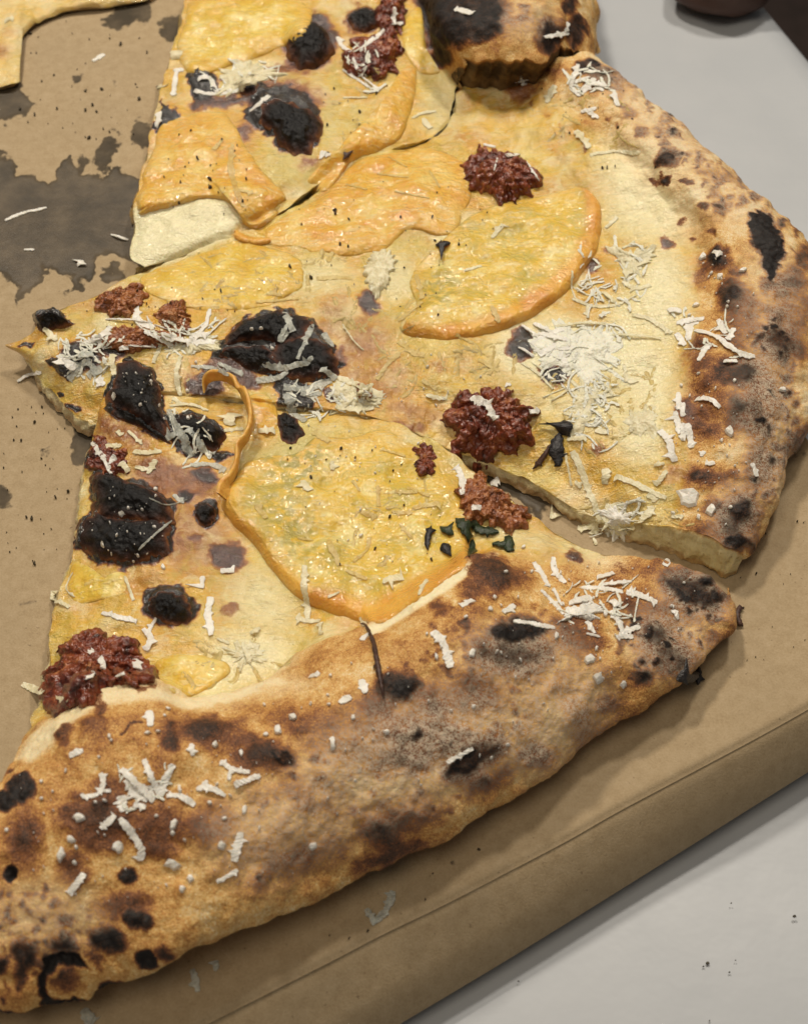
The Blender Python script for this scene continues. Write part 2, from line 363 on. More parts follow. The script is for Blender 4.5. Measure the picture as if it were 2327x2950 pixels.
stains_and_gap = [
 (1, [(-60, 850), (80, 900), (100, 1000), (230, 1000), (270, 1070), (330, 960), (400, 900), (430, 960), (480, 1000), (560, 1010), (690, 950), (730, 1010), (830, 1010), (930, 1100), (900, 1560), (740, 1480), (600, 1450), (540, 1520), (540, 1600), (450, 1640), (370, 1730), (420, 1600), (300, 1560), (235, 1530), (290, 1580), (150, 1680), (90, 1760), (90, 1660), (-60, 1520)], 1),
 (1, [(490, 870), (530, 930), (560, 850), (590, 790), (680, 800), (690, 860), (650, 900), (640, 970), (570, 990), (520, 950), (470, 1010), (420, 990)], .8),
 (1, ell(830, 775, 85, 95), .75), (1, ell(650, 755, 50, 18, 10), .7),
 (1, [(590, 90), (640, 60), (800, -40), (890, 10), (860, 120), (760, 150), (660, 180), (600, 140)], .75),
 (1, [(900, 110), (1090, 60), (1060, 260), (980, 240), (920, 170)], .8),
 (1, [(-60, 470), (150, 480), (130, 540), (205, 600), (160, 640), (60, 690), (-60, 700)], 1),
 (1, ell(445, 440, 28, 38, 20), .9), (1, ell(660, 460, 22, 12), .8), (1, ell(460, 560, 9, 9), .8), (1, ell(40, 1600, 50, 40), .6), (1, ell(660, 1580, 100, 50, -10), .9),
 (4, [(450, 850), (580, 830), (580, 1000), (500, 1090), (420, 1080), (420, 950)], .8), (4, ell(0, 1270, 70, 75, 0), .75),
 (4, [(60, 1885), (160, 1850), (290, 1870), (200, 1890), (100, 1905)], .62), (4, ell(260, 1000, 35, 25), .62), (4, ell(300, 940, 20, 20), .6),
 (4, ell(280, 1040, 40, 25), .6), (4, ell(145, 880, 12, 10), .7), (4, ell(240, 870, 10, 8), .7),
 (5, [(1130, 770), (1300, 800), (1480, 900), (1708, 1010), (1708, 1090), (1500, 1000), (1300, 900)], 1.0), (6, [(0, 960), (120, 1010), (250, 1100), (170, 1170), (100, 1150), (0, 1060)], 1.0),  # board darkened along the open gap between the two slices
 (8, ell(1125, 1245, 30, 22), .7), (9, ell(180, 850, 25, 15), .6), (6, ell(1640, 800, 60, 60), .5),
]
for k, pts, s in stains_and_gap:
    pl = T(k, pts); m = (Q[:, 0] > pl[:, 0].min()-40) & (Q[:, 0] < pl[:, 0].max()+40) & (Q[:, 1] > pl[:, 1].min()-40) & (Q[:, 1] < pl[:, 1].max()+40)
    if m.any(): stain[m] = np.maximum(stain[m], s*smooth(-18, 18, sdf(Q[m], pl)))
box = empty('cardboard_box', (0, 0, 0), 'brown cardboard box, grease stained on top, carrying the pizza', 'box')
mesh_obj('top_panel', P.reshape(-1, 3), grid_faces(NV, NU), M['board'], box, {'stain': stain})
board_bvh_V, board_bvh_F = P[::4, ::4].reshape(-1, 3), grid_faces(len(P[::4]), P[:, ::4].shape[1])
# side panel: a folded sheet with thickness, hanging just clear of the table
prof = [(0, 0), (.03, -.0007), (.08, -.0003), (.2, .0), (.5, .0004), (.985, .0), (1, -.0004), (1.004, -.0016), (.995, -.0024), (.5, -.0022), (.05, -.0024)]
rows = []
for f, off in prof:
    r = F0*(1-f)+F1*f; nrm = np.cross(ax, (F1-F0).mean(0)); nrm /= np.linalg.norm(nrm)
    if nrm[2] < 0: nrm = -nrm
    rows.append(r+nrm*off)
P2 = np.array(rows); P2[0] = P[0]
mesh_obj('side_panel', P2.reshape(-1, 3), grid_faces(len(prof), NU), M['board'], box, {'stain': np.zeros(P2.shape[0]*NU)})

# ------------------------------------------------------------------ pizza slices
def rowsW(rows, nu):
    out = []
    for r in rows:
        a = np.asarray(r, float); out.append(crom(W(a[:, 0], a[:, 1], a[:, 2]), nu))
    return np.array(out)
def under(row, dx, dy, z=1.0): return [(x+dx, y+dy, z) for x, y, _ in row]
A9 = [(-130, 2915, 9), (120, 2898, 8), (240, 2880, 8), (300, 2843, 9), (450, 2788, 10), (550, 2713, 13), (700, 2668, 11), (837, 2618, 9), (952, 2568, 8), (1087, 2503, 8), (1197, 2448, 8), (1312, 2393, 8), (1427, 2328, 7), (1537, 2258, 7), (1633, 2198, 6), (1688, 2133, 6), (1833, 2043, 6), (1948, 1968, 6), (2038, 1885, 6), (2095, 1815, 5), (2112, 1745, 5)]
SA = [
 [(278, 1222, 5), (300, 1150, 7), (330, 1080, 8), (360, 1025, 8)],
 [(240, 1350, 4), (350, 1250, 8), (480, 1190, 8), (640, 1180, 8), (710, 1165, 7)],
 [(215, 1570, 4), (450, 1480, 8), (700, 1350, 8), (900, 1260, 8), (1107, 1210, 7)],
 [(155, 1775, 4), (420, 1700, 8), (750, 1560, 8), (1050, 1400, 8), (1312, 1316, 7)],
 [(120, 2010, 4), (420, 1880, 8), (700, 1830, 8), (1000, 1720, 8), (1250, 1600, 8), (1420, 1520, 8), (1540, 1492, 6)],
 [(90, 2085, 8), (300, 1995, 8), (450, 1995, 8), (560, 2005, 9), (750, 1960, 9), (900, 1855, 9), (1080, 1795, 9), (1280, 1660, 9), (1400, 1590, 9), (1560, 1580, 9), (1720, 1592, 7)],
 [(45, 2188, 17), (170, 2063, 19), (250, 1990, 18), (310, 1970, 18), (440, 1968, 18), (530, 2008, 15), (650, 1990, 13), (800, 1945, 13), (900, 1865, 14), (1087, 1797, 15), (1287, 1662, 15), (1387, 1602, 15), (1500, 1630, 12), (1650, 1690, 9), (1810, 1606, 8)],
 [(-40, 2330, 21), (150, 2210, 24), (300, 2140, 25), (450, 2120, 24), (650, 2130, 22), (850, 2090, 22), (1050, 1990, 23), (1250, 1870, 22), (1400, 1780, 21), (1560, 1770, 16), (1750, 1730, 12), (1950, 1628, 9)],
 [(-80, 2600, 19), (150, 2540, 20), (400, 2460, 20), (700, 2390, 20), (950, 2300, 19), (1200, 2190, 18), (1450, 2050, 17), (1700, 1920, 14), (1900, 1800, 10), (2050, 1680, 8)],
 A9, under(A9, -14, -52)]
B13 = [(2138, 1606, 4), (2213, 1500, 6), (2273, 1325, 7), (2330, 1230, 8), (2420, 1000, 9), (2400, 800, 9), (2220, 610, 9), (2040, 450, 9), (1770, 220, 9)]
SB = [
 [(55, 1015, 3), (15, 995, 5), (40, 985, 5), (90, 965, 6)],
 [(170, 1150, 3), (200, 1060, 7), (180, 980, 8), (140, 905, 7)],
 [(275, 1218, 3), (345, 1030, 9), (330, 930, 9), (270, 855, 7)],
 [(480, 1135, 8), (480, 1000, 9), (450, 880, 9), (405, 785, 7)],
 [(850, 1165, 8), (800, 980, 9), (720, 830, 9), (690, 675, 7)],
 [(1107, 1211, 7), (1080, 1000, 9), (1000, 800, 9), (850, 595, 7)],
 [(1310, 1298, 4), (1300, 1050, 9), (1250, 750, 9), (1150, 550, 9), (1030, 455, 7)],
 [(1530, 1388, 3), (1550, 1100, 9), (1520, 800, 9), (1400, 560, 9), (1240, 400, 7)],
 [(1700, 1486, 3), (1760, 1250, 9), (1750, 1000, 9), (1720, 750, 9), (1600, 520, 9), (1450, 400, 9), (1300, 345, 8)],
 [(1848, 1510, 5), (1890, 1300, 10), (1880, 1100, 10), (1890, 900, 11), (1840, 700, 11), (1720, 540, 11), (1560, 400, 10), (1320, 262, 8)],
 [(1950, 1522, 7), (1990, 1300, 11), (1990, 1100, 13), (2010, 900, 13), (1980, 700, 13), (1860, 520, 13), (1700, 370, 13), (1450, 198, 10)],
 [(2050, 1550, 8), (2110, 1350, 12), (2130, 1100, 16), (2150, 900, 17), (2110, 700, 18), (2000, 530, 18), (1830, 360, 17), (1620, 165, 15)],
 [(2105, 1578, 8), (2190, 1400, 10), (2260, 1150, 13), (2300, 900, 15), (2260, 720, 16), (2110, 520, 16), (1930, 360, 15), (1690, 150, 13)],
 B13, under(B13, -30, -5)]
C10 = [(1250, -620, 6), (1600, -350, 6), (1690, -100, 6), (1715, 20, 6), (1720, 112, 6)]
SC = [
 [(380, 700, 6), (378, 745, 6), (415, 768, 6)],
 [(395, 565, 8), (480, 600, 8), (560, 680, 8), (600, 710, 6)],
 [(440, 360, 8), (600, 450, 9), (720, 560, 9), (800, 615, 7)],
 [(460, 260, 8), (700, 330, 9), (900, 450, 9), (1037, 455, 7)],
 [(510, 100, 8), (800, 170, 9), (1050, 300, 9), (1240, 398, 7)],
 [(535, 0, 8), (900, 50, 9), (1150, 200, 9), (1295, 335, 7)],
 [(570, -250, 8), (900, -250, 9), (1200, 0, 9), (1250, 150, 10), (1318, 235, 9)],
 [(900, -500, 12), (1150, -300, 14), (1250, -50, 18), (1270, 60, 20), (1345, 140, 20)],
 [(1000, -550, 20), (1350, -300, 24), (1460, -80, 26), (1480, 20, 26), (1500, 118, 24)],
 [(1200, -600, 16), (1500, -350, 18), (1620, -100, 19), (1640, 20, 19), (1660, 105, 18)],
 C10, under(C10, -30, 0)]

# marks baked into each slice: (tile, outline, burn, softness px, bump mm)
E = ell
BURN_AND_CREASE_A = [
 (4, [(690, 450), (800, 460), (900, 520), (940, 640), (930, 720), (960, 800), (1010, 900), (1020, 970), (960, 945), (860, 890), (740, 840), (615, 765), (595, 650), (640, 590), (680, 560)], 1, 14, 1.4),
 (4, [(1000, 800), (1100, 770), (1220, 820), (1300, 880), (1290, 970), (1200, 1010), (1060, 1020), (1000, 970), (955, 890)], 1, 12, 1.2),
 (4, [(1200, 1030), (1260, 1000), (1350, 1020), (1290, 1065)], .9, 8, .4), (4, E(1180, 1140, 90, 55, 20), .72, 22, .3),
 (4, [(520, 1130), (600, 1115), (720, 1150), (900, 1200), (985, 1280), (1005, 1400), (1000, 1560), (900, 1640), (700, 1680), (560, 1650), (470, 1570), (420, 1550), (450, 1440), (515, 1350), (535, 1310), (520, 1220)], 1, 20, 2.2),
 (4, E(1185, 1360, 75, 82), .95, 15, .8), (4, E(1310, 1600, 125, 95, 10), .62, 20, .5), (4, E(1135, 1510, 55, 36), .5, 16, .2), (4, E(1070, 1250, 48, 42), .75, 14, .5),
 (4, E(980, 1890, 165, 120, 15), .95, 22, 1.6), (4, E(1320, 1930, 70, 50), .42, 18, .5), (4, E(1000, 1560, 180, 200), .26, 60, 0), (4, E(560, 1000, 110, 90), .45, 40, .3), (4, E(520, 1050, 50, 50), .85, 14, .3),
 (4, E(1000, 1150, 260, 130, 20), .46, 50, 0), (4, E(1080, 1450, 300, 260, 30), .37, 90, 0), (4, E(800, 1750, 250, 120), .31, 80, 0), (4, E(700, 900, 250, 120, 30), .4, 60, 0), (4, E(600, 830, 60, 60), .3, 30, 0),
 # crust
 (5, E(1350, 1440, 150, 110, 20), .56, 34, .4), (5, E(1250, 1530, 110, 60, -20), .45, 30, .2), (5, E(1060, 1640, 60, 60), .45, 26, .2), (5, E(900, 1900, 170, 160), .26, 60, .3),
 (6, [(-150, 1840), (-60, 1770), (60, 1740), (150, 1780), (200, 1850), (120, 1900), (-30, 1930), (-140, 1920)], .86, 26, .6), (6, E(0, 1980, 230, 110, 0), .62, 60, .3), (6, E(380, 1870, 160, 110, 20), .50, 50, .2),
 (6, E(1040, 1610, 190, 100, 25), .70, 44, .4), (6, E(1180, 1640, 55, 60), .80, 26, .3), (6, E(860, 1700, 220, 110, 20), .44, 60, .2), (6, E(830, 1900, 130, 120), .52, 50, .2), (6, E(700, 1480, 160, 60, 10), .32, 40, 0),
 (6, E(360, 1400, 55, 50), .58, 18, .5), (6, E(30, 1520, 110, 70, 20), .42, 40, .2), (6, E(920, 2000, 130, 100), .58, 40, .2), (6, E(720, 2085, 30, 26), .8, 12, 0), (6, E(1180, 1880, 60, 50), .5, 30, 0),
 (5, E(810, 2090, 140, 85), .68, 34, .5), (8, E(840, 230, 110, 75), .80, 30, .4), (8, E(700, 330, 160, 110, 20), .46, 60, 0), (8, E(650, 480, 480, 200, -10), .36, 90, 0), (8, E(1150, 300, 300, 150, -10), .44, 80, .2),
 (8, E(1250, 630, 200, 80, -30), .72, 50, .3), (8, E(1000, 520, 300, 120), .46, 60, 0), (8, E(850, 640, 200, 90, -10), .50, 60, 0), (8, E(160, 640, 60, 42), .85, 16, .3), (8, E(300, 430, 260, 120, 10), .40, 60, 0),
 (8, E(930, 500, 60, 40), .6, 26, 0), (8, E(330, 920, 130, 40), .42, 50, 0), (8, E(1600, 620, 90, 60), .5, 40, 0), (8, E(830, 1000, 280, 110, -20), .46, 70, 0), (8, E(760, 1200, 220, 60, -20), .52, 44, 0), (8, E(300, 1200, 300, 120, -15), .38, 70, 0),
 (8, E(1330, 780, 160, 70, -30), .48, 50, 0), (9, E(130, 620, 130, 80), .46, 40, 0), (9, E(560, 330, 90, 60), .48, 36, 0), (9, E(740, 170, 60, 50), .6, 24, 0),
 (7, E(800, 960, 330, 170, 10), .40, 70, .2), (7, E(560, 1010, 210, 170, 10), .54, 60, .3), (7, E(640, 820, 140, 120), .42, 50, 0), (7, E(1230, 500, 330, 90, 8), .50, 50, .3), (7, E(1500, 620, 230, 100), .46, 60, .2),
 (7, E(120, 800, 90, 95, 0), .92, 24, .4), (7, E(30, 880, 60, 60), .95, 18, .2), (7, E(370, 500, 55, 65), .50, 24, .3), (7, E(980, 510, 60, 90), .55, 28, .3), (7, E(740, 1310, 62, 50), .95, 16, .5), (7, E(60, 1305, 34, 50), 1, 10, -1.2),
 (7, E(810, 1560, 95, 52, 10), .95, 20, .6), (7, E(620, 1680, 100, 60, 15), .78, 30, .3), (7, E(840, 1780, 58, 46), .98, 14, -.8), (7, E(140, 1760, 75, 80), .72, 26, .3), (7, E(120, 1860, 40, 80), .6, 24, 0), (7, E(0, 1830, 40, 70), .9, 16, 0),
 (7, E(370, 1700, 60, 50), .6, 24, 0), (7, E(640, 1960, 75, 60, -20), .95, 18, 0), (7, E(40, 2110, 90, 40), .98, 16, 0), (7, E(390, 1580, 40, 36), .52, 14, 0), (7, E(40, 1500, 30, 26), .48, 14, 0), (7, E(210, 1610, 26, 24), .5, 12, 0), (7, E(170, 1430, 40, 20), .5, 12, 0), (7, E(270, 1400, 24, 24), .6, 12, 0),
 (7, E(230, 1800, 30, 30), .5, 14, 0), (7, E(550, 1780, 50, 40), .55, 20, 0), (7, E(960, 1750, 50, 30), .5, 20, 0), (7, E(150, 1100, 120, 220), .44, 60, .2), (7, E(420, 1260, 90, 130), .46, 40, 0), (7, E(900, 1100, 190, 120), .40, 50, 0), (7, E(1200, 1000, 160, 130), .36, 60, 0),
 (7, E(700, 1480, 180, 90), .40, 50, 0), (7, E(570, 330, 40, 90, -10), .48, 24, 0), (7, E(840, 220, 70, 24), .42, 20, 0), (7, E(1200, 390, 60, 30), .5, 24, 0), (7, [(690, 490), (720, 495), (790, 430), (800, 405), (740, 460)], .9, 6, -.6)]  # last outline: a crust crease, its shade put into the burn value
BURN_B = [
 (0, [(636, 988), (688, 932), (745, 904), (829, 886), (906, 918), (948, 981), (984, 1051), (950, 1093), (871, 1097), (808, 1104), (745, 1079), (674, 1042), (604, 1034)], 1, 14, 1.6),
 (0, [(794, 1095), (860, 1090), (905, 1120), (900, 1180), (862, 1200), (874, 1240), (860, 1272), (810, 1265), (800, 1190)], .95, 10, .6),
 (0, E(690, 1080, 60, 30, 20), .62, 16, .2), (0, E(590, 1110, 55, 40), .66, 18, .3), (0, E(960, 900, 50, 80, 20), .35, 30, 0), (0, E(640, 1060, 60, 36), .55, 16, .2),
 (4, [(195, 235), (260, 185), (330, 205), (425, 255), (330, 285), (240, 300)], 1, 8, 2.2), (4, [(265, 480), (330, 470), (430, 500), (410, 600), (320, 540)], 1, 8, .8), (4, E(480, 460, 120, 80, 20), .85, 20, .4), (4, E(660, 400, 90, 60), .8, 20, .2), (4, E(330, 670, 22, 16), 1, 5, 0), (4, E(420, 740, 36, 20), .9, 8, 0), (4, E(150, 390, 60, 12, -8), .8, 6, 0), (4, E(60, 370, 40, 40), .35, 18, 0),
 (2, E(650, 1745, 62, 65), .70, 22, .3), (2, E(620, 1940, 70, 50), .42, 30, 0), (2, E(490, 2050, 40, 80), .5, 20, 0), (5, E(600, 180, 60, 40), .40, 24, 0), (5, E(300, 500, 180, 120), .30, 50, 0), (5, E(540, 600, 40, 60), .5, 20, 0), (5, E(440, 400, 60, 30), .7, 14, .3),
 (5, E(880, 590, 120, 40, 10), .45, 24, 0), (5, E(1050, 240, 60, 50), .38, 30, 0), (5, E(640, 300, 300, 240, 20), .34, 90, 0), (2, E(620, 1950, 200, 170), .36, 70, 0), (4, E(1050, 600, 160, 200), .32, 60, 0), (5, E(900, 500, 220, 100, 10), .36, 60, 0), (2, E(250, 1680, 120, 40), .3, 40, 0),
 (6, E(60, 180, 75, 95, 20), .85, 22, .4), (6, E(250, 355, 85, 55, 10), .85, 20, .3), (6, E(500, 790, 55, 45), .45, 20, .3), (6, E(270, 1100, 160, 80, 25), .2, 40, 0),
 # crust
 (6, E(1310, 350, 130, 95, 0), .66, 40, .3), (6, E(1200, 950, 110, 60), .46, 40, .2), (6, E(1290, 1190, 110, 170, 20), .64, 50, .4), (6, E(1180, 1120, 60, 50), .6, 30, .2), (6, E(1290, 1320, 80, 50), .75, 24, .2), (6, E(1120, 1250, 100, 60), .46, 40, 0), (6, E(1150, 550, 200, 180), .40, 70, .3), (6, E(1000, 560, 50, 80), .5, 30, .2), (6, E(1300, 600, 80, 120), .52, 50, 0), (6, E(1490, 850, 50, 50), .8, 30, 0), (6, E(1440, 500, 120, 300), .42, 70, 0), (6, E(1420, 900, 90, 130), .5, 50, 0), (6, E(1650, 740, 60, 80), .5, 40, 0), (6, E(1300, 130, 90, 90), .44, 40, .2), (6, E(1050, 250, 120, 110), .38, 50, .2), (6, E(980, 930, 120, 60), .42, 40, 0), (6, E(1560, 150, 120, 120), .42, 60, 0),
 (3, [(1350, 1235), (1420, 1215), (1490, 1255), (1560, 1390), (1560, 1480), (1510, 1630), (1430, 1510), (1380, 1340)], .98, 16, .3), (3, E(1500, 1640, 70, 60), .6, 30, 0), (3, E(905, 910, 70, 50, -20), .80, 22, .2), (3, E(880, 830, 30, 24), .6, 16, 0), (3, E(900, 1040, 40, 36), .66, 16, .2), (3, E(830, 1050, 30, 22), .56, 14, 0), (3, E(900, 1030, 110, 80), .30, 40, 0), (3, E(895, 1390, 40, 50), .62, 16, .3), (3, E(980, 1265, 34, 36), .52, 16, .2), (3, E(1030, 1370, 24, 20), .5, 12, 0), (3, E(1110, 1190, 34, 30), .48, 16, 0), (3, E(1150, 1330, 26, 24), .5, 12, 0), (3, E(1215, 1185, 50, 30), .6, 20, 0), (3, E(1060, 1300, 160, 120), .22, 50, 0),
 (3, E(1190, 1490, 75, 60, 20), .66, 26, .4), (3, E(1260, 1690, 75, 95, 10), .66, 28, .5), (3, E(1330, 1800, 110, 130), .46, 50, .2), (3, E(1090, 1560, 70, 110), .40, 40, .2), (3, E(1300, 1560, 50, 30), .55, 24, 0), (3, E(1170, 1000, 120, 30, 10), .40, 30, 0), (3, E(1160, 1110, 50, 22), .5, 20, 0), (3, E(1330, 1070, 30, 14), .5, 12, 0), (3, E(1010, 1050, 30, 18), .5, 12, 0), (3, E(1240, 1040, 24, 14), .46, 10, 0),
 (3, E(1000, 640, 36, 30), .92, 10, .9), (3, E(1070, 720, 44, 36, 30), .88, 12, .6), (3, E(1150, 825, 60, 36, 40), .72, 16, .4), (3, E(680, 650, 60, 26), .52, 24, 0), (3, E(740, 750, 50, 30), .5, 22, 0), (3, E(850, 750, 40, 30), .46, 20, 0), (3, E(600, 480, 70, 60), .46, 34, 0), (3, E(430, 390, 70, 40), .72, 18, .3), (3, E(510, 460, 90, 50), .56, 26, .2), (3, E(420, 860, 20, 30), .5, 10, 0), (3, E(110, 610, 16, 16), .5, 8, 0), (3, E(200, 650, 24, 16), .4, 8, 0), (3, E(300, 720, 16, 16), .4, 8, 0), (3, E(550, 690, 14, 14), .42, 8, 0), (3, E(610, 710, 18, 16), .46, 8, 0), (3, E(470, 1520, 34, 42), .60, 14, .2), (3, E(545, 1440, 26, 20), .46, 12, 0), (3, E(410, 1660, 40, 50), .28, 20, 0),
 (3, E(60, 520, 110, 60), .5, 36, .3), (3, E(230, 420, 120, 40), .40, 36, .2), (2, [(1110, 540), (1150, 430), (1230, 390), (1250, 440), (1180, 520)], .62, 16, .3), (2, E(1080, 330, 90, 90), .7, 30, 0), (3, E(690, 690, 8, 8), 1, 3, 0), (3, E(1690, 1480, 60, 60), .6, 30, 0), (3, E(1620, 1620, 90, 70), .6, 36, 0), (3, E(1640, 1280, 40, 40), .55, 20, 0), (3, E(1600, 1800, 140, 200), .42, 70, 0), (3, E(1560, 2000, 140, 100), .46, 60, 0)]
BURN_C = [
 (2, [(-20, 470), (150, 490), (280, 540), (370, 640), (385, 760), (300, 875), (210, 890), (120, 830), (80, 750), (-20, 720)], 1, 16, 1.2), (1, [(1400, 650), (1480, 575), (1560, 565), (1708, 570), (1708, 890), (1600, 860), (1540, 770), (1460, 745)], .98, 14, 1.0),
 (1, [(930, 570), (960, 620), (1010, 630), (1045, 700), (980, 745), (885, 765), (880, 720), (930, 650)], .95, 10, .8), (1, E(1170, 490, 90, 100), .95, 12, .8), (1, E(1425, 490, 75, 60), .9, 12, .7), (1, [(1100, 570), (1250, 560), (1400, 540), (1560, 560), (1500, 600), (1350, 610), (1200, 640), (1100, 620)], .62, 14, .3), (1, E(1560, 410, 70, 50), .5, 24, .2),
 (2, E(310, 240, 165, 165), .72, 30, .6), (2, E(620, 110, 110, 80), .66, 24, .4), (2, E(200, 390, 120, 40), .55, 30, 0), (2, E(620, 370, 190, 110), .3, 50, 0), (2, E(300, 930, 70, 40), .46, 24, 0), (2, E(150, 520, 260, 80, 15), .5, 40, 0), (1, E(1400, 760, 60, 50), .55, 24, 0),
 (2, [(930, -60), (1400, -60), (1430, 80), (1400, 200), (1250, 240), (1020, 300), (960, 150), (930, 60)], .86, 24, .4), (2, E(1400, 60, 70, 80), .5, 30, 0), (2, E(1480, 120, 60, 40), .44, 20, 0), (2, E(1690, 200, 60, 120), .7, 24, 0), (3, E(330, 20, 40, 60), .7, 20, 0), (3, E(370, 180, 50, 100), .7, 20, 0), (2, E(1060, 320, 80, 60), .7, 24, 0), (2, E(1550, 30, 40, 30), .5, 14, 0), (3, E(60, 100, 60, 40), .4, 20, 0), (1, E(1000, 230, 60, 50), .1, 30, 0)]
def freckles(lst, k, poly, n, r0, r1, b0, b1, seed):
    r = np.random.default_rng(seed); pl = np.array(poly, float); c = 0
    while c < n:
        q = r.uniform(pl.min(0), pl.max(0))
        if sdf(q[None], pl)[0] < 0: continue
        ra = r.uniform(r0, r1); lst.append((k, E(q[0], q[1], ra*r.uniform(.8, 1.5), ra, r.uniform(0, 180), 8), r.uniform(b0, b1), 6+ra*.35, .15)); c += 1
BURN_AND_CREASE_A += [(7, [(225, 2060), (222, 1900), (258, 1780), (350, 1735), (450, 1775), (525, 1860), (440, 1850), (330, 1840), (285, 1880), (272, 1960), (282, 2025), (400, 2025), (490, 2035), (380, 2075)], 1, 12, -1.0), (7, E(390, 1930, 90, 70), .46, 30, -.4)]
freckles(BURN_AND_CREASE_A, 7, [(0, 1380), (350, 1380), (650, 1600), (600, 1850), (0, 2050)], 70, 8, 22, .42, .66, 3)
freckles(BURN_AND_CREASE_A, 6, [(500, 1850), (1000, 1520), (1240, 1640), (1100, 1950), (700, 2160)], 50, 8, 26, .45, .75, 4)
freckles(BURN_AND_CREASE_A, 8, [(0, 800), (1200, 300), (1700, 300), (1200, 900), (300, 1350), (0, 1400)], 60, 10, 30, .38, .56, 5)
freckles(BURN_AND_CREASE_A, 5, [(800, 1850), (1400, 1380), (1700, 1700), (1650, 2100), (900, 2150)], 60, 10, 28, .32, .50, 8)
freckles(BURN_B, 3, [(480, 350), (640, 420), (1650, 1180), (1650, 1350), (1300, 1250), (800, 780), (560, 560)], 80, 7, 24, .42, .68, 6)
freckles(BURN_B, 6, [(1400, 0), (1650, 0), (1650, 700), (1450, 1200), (1300, 1100), (1400, 600)], 70, 10, 32, .42, .64, 7)
# colour of the cheese: (tile, outline, tint -1..1, pale 0..1, soft)
TINT = [
 (5, E(250, 720, 170, 130, -20), -.9, 0, 50), (5, E(330, 900, 160, 130), -.8, .2, 50), (5, E(60, 760, 160, 60), -.9, 0, 40), (4, E(1650, 1700, 150, 240, -30), -.8, 0, 60), (4, E(1500, 1900, 180, 220, -30), -.4, .5, 70),
 (7, E(1350, 100, 330, 180, -20), 0, .8, 70), (7, E(1080, 90, 130, 130), .35, 0, 50), (7, E(1400, 230, 400, 60, -5), 0, .5, 40), (5, [(640, 1760), (740, 1715), (900, 1600), (1120, 1450), (1300, 1335), (1390, 1330), (1280, 1410), (1020, 1600), (780, 1730), (660, 1800)], 0, 1.2, 9), (7, [(90, 640), (180, 520), (340, 390), (480, 250), (620, 195), (880, 190), (980, 240), (1080, 285), (1300, 245), (1600, 180), (1700, 190), (1500, 260), (1250, 330), (1050, 350), (900, 300), (700, 290), (540, 340), (330, 520), (170, 640)], 0, .75, 14),
 (6, E(250, 210, 380, 180), 0, .9, 60), (6, E(720, 350, 220, 500), 0, .85, 80), (3, E(780, 1100, 250, 350, -30), 0, .75, 90), (3, E(860, 1700, 160, 300), 0, .8, 70), (6, E(500, 550, 250, 150), 0, .6, 70), (3, E(1060, 1100, 90, 60), 0, .6, 30), (6, E(700, 1150, 200, 80, 15), .0, .3, 50),
 (2, E(1080, 600, 130, 160), -.5, .3, 50), (2, E(180, 850, 130, 120), -.6, .1, 50), (2, E(130, 1000, 140, 90), -.6, 0, 40), (2, E(430, 720, 60, 160), -.4, .2, 40), (1, [(770, 1200), (900, 1190), (1150, 1120), (1330, 1160), (1400, 1250), (1300, 1400), (1050, 1480), (850, 1560), (740, 1520)], -.15, .9, 16),
 (2, E(780, 1600, 160, 130), -.5, .5, 50), (2, E(300, 1600, 300, 110), -.35, .5, 60), (2, E(1000, 1950, 250, 120), -.3, .1, 60), (5, E(1100, 150, 260, 140), -.1, .1, 60), (4, E(720, 1740, 220, 110), .1, 0, 50), (5, E(850, 480, 200, 120), .35, .1, 50), (2, E(950, 250, 70, 200), .2, 0, 30),
 (6, E(100, 1300, 250, 60, 10), 0, .5, 40), (6, E(470, 1400, 200, 80, 20), 0, .5, 50), (1, E(1300, 720, 250, 110), .4, 0, 50), (1, E(1500, 400, 150, 60), 0, .8, 30), (4, E(1000, 520, 90, 250, 0), .1, .4, 40), (4, E(500, 550, 60, 60), 0, .3, 20), (3, E(60, 760, 220, 160), .15, .1, 60)]
DUST = [(6, E(1480, 600, 170, 500, 0), .8, 70), (3, E(1500, 1750, 170, 400), .6, 80), (3, E(850, 700, 500, 130, 42), .7, 60), (3, E(1300, 1150, 300, 150, 35), .6, 60), (6, E(1050, 1640, 200, 130, 25), .8, 50), (6, E(900, 1900, 250, 200), .7, 60), (8, E(900, 600, 700, 300, -20), .85, 100), (8, E(200, 1000, 400, 200), .7, 90), (7, E(1500, 1100, 300, 250), .6, 90), (9, E(200, 400, 400, 250, -35), .8, 80), (6, E(50, 2000, 350, 200), .7, 70), (7, E(250, 1550, 350, 180), .5, 70), (2, E(1560, 100, 160, 120), .6, 40), (6, E(1300, 1150, 150, 200, 20), .6, 50)]

def paint(Q, marks, margin=160):
    for mk in marks:
        pl = T(mk[0], mk[1]); mg = 90+2*mk[3] if isinstance(mk[3], (int, float)) else margin
        m = np.flatnonzero((Q[:, 0] > pl[:, 0].min()-mg) & (Q[:, 0] < pl[:, 0].max()+mg) & (Q[:, 1] > pl[:, 1].min()-mg) & (Q[:, 1] < pl[:, 1].max()+mg))
        if len(m): yield mk, m, sdf(Q[m], pl)
def wall(P, col_idx, n, inset, rag):
    c = P[:, col_idx]; inner = P[:, col_idx+(3 if col_idx == 0 else -3)]
    d = c-inner; d[:, 2] = 0; d /= np.linalg.norm(d, axis=1, keepdims=True)+1e-9
    out = []
    for k in range(1, n+1):
        f = k/n; q = c.copy(); q[:, 2] = c[:, 2]*(1-f)+.0003*f
        q += d*(inset*math.sin(f*math.pi*.5)+rag*fbm(np.stack([c[:, 0], c[:, 1], q[:, 2]*1.0], -1), 420, 3))[:, None]
        out.append(q)
    return np.stack(out, 1)
ALLV, ALLF, off = [board_bvh_V], [board_bvh_F], len(board_bvh_V)
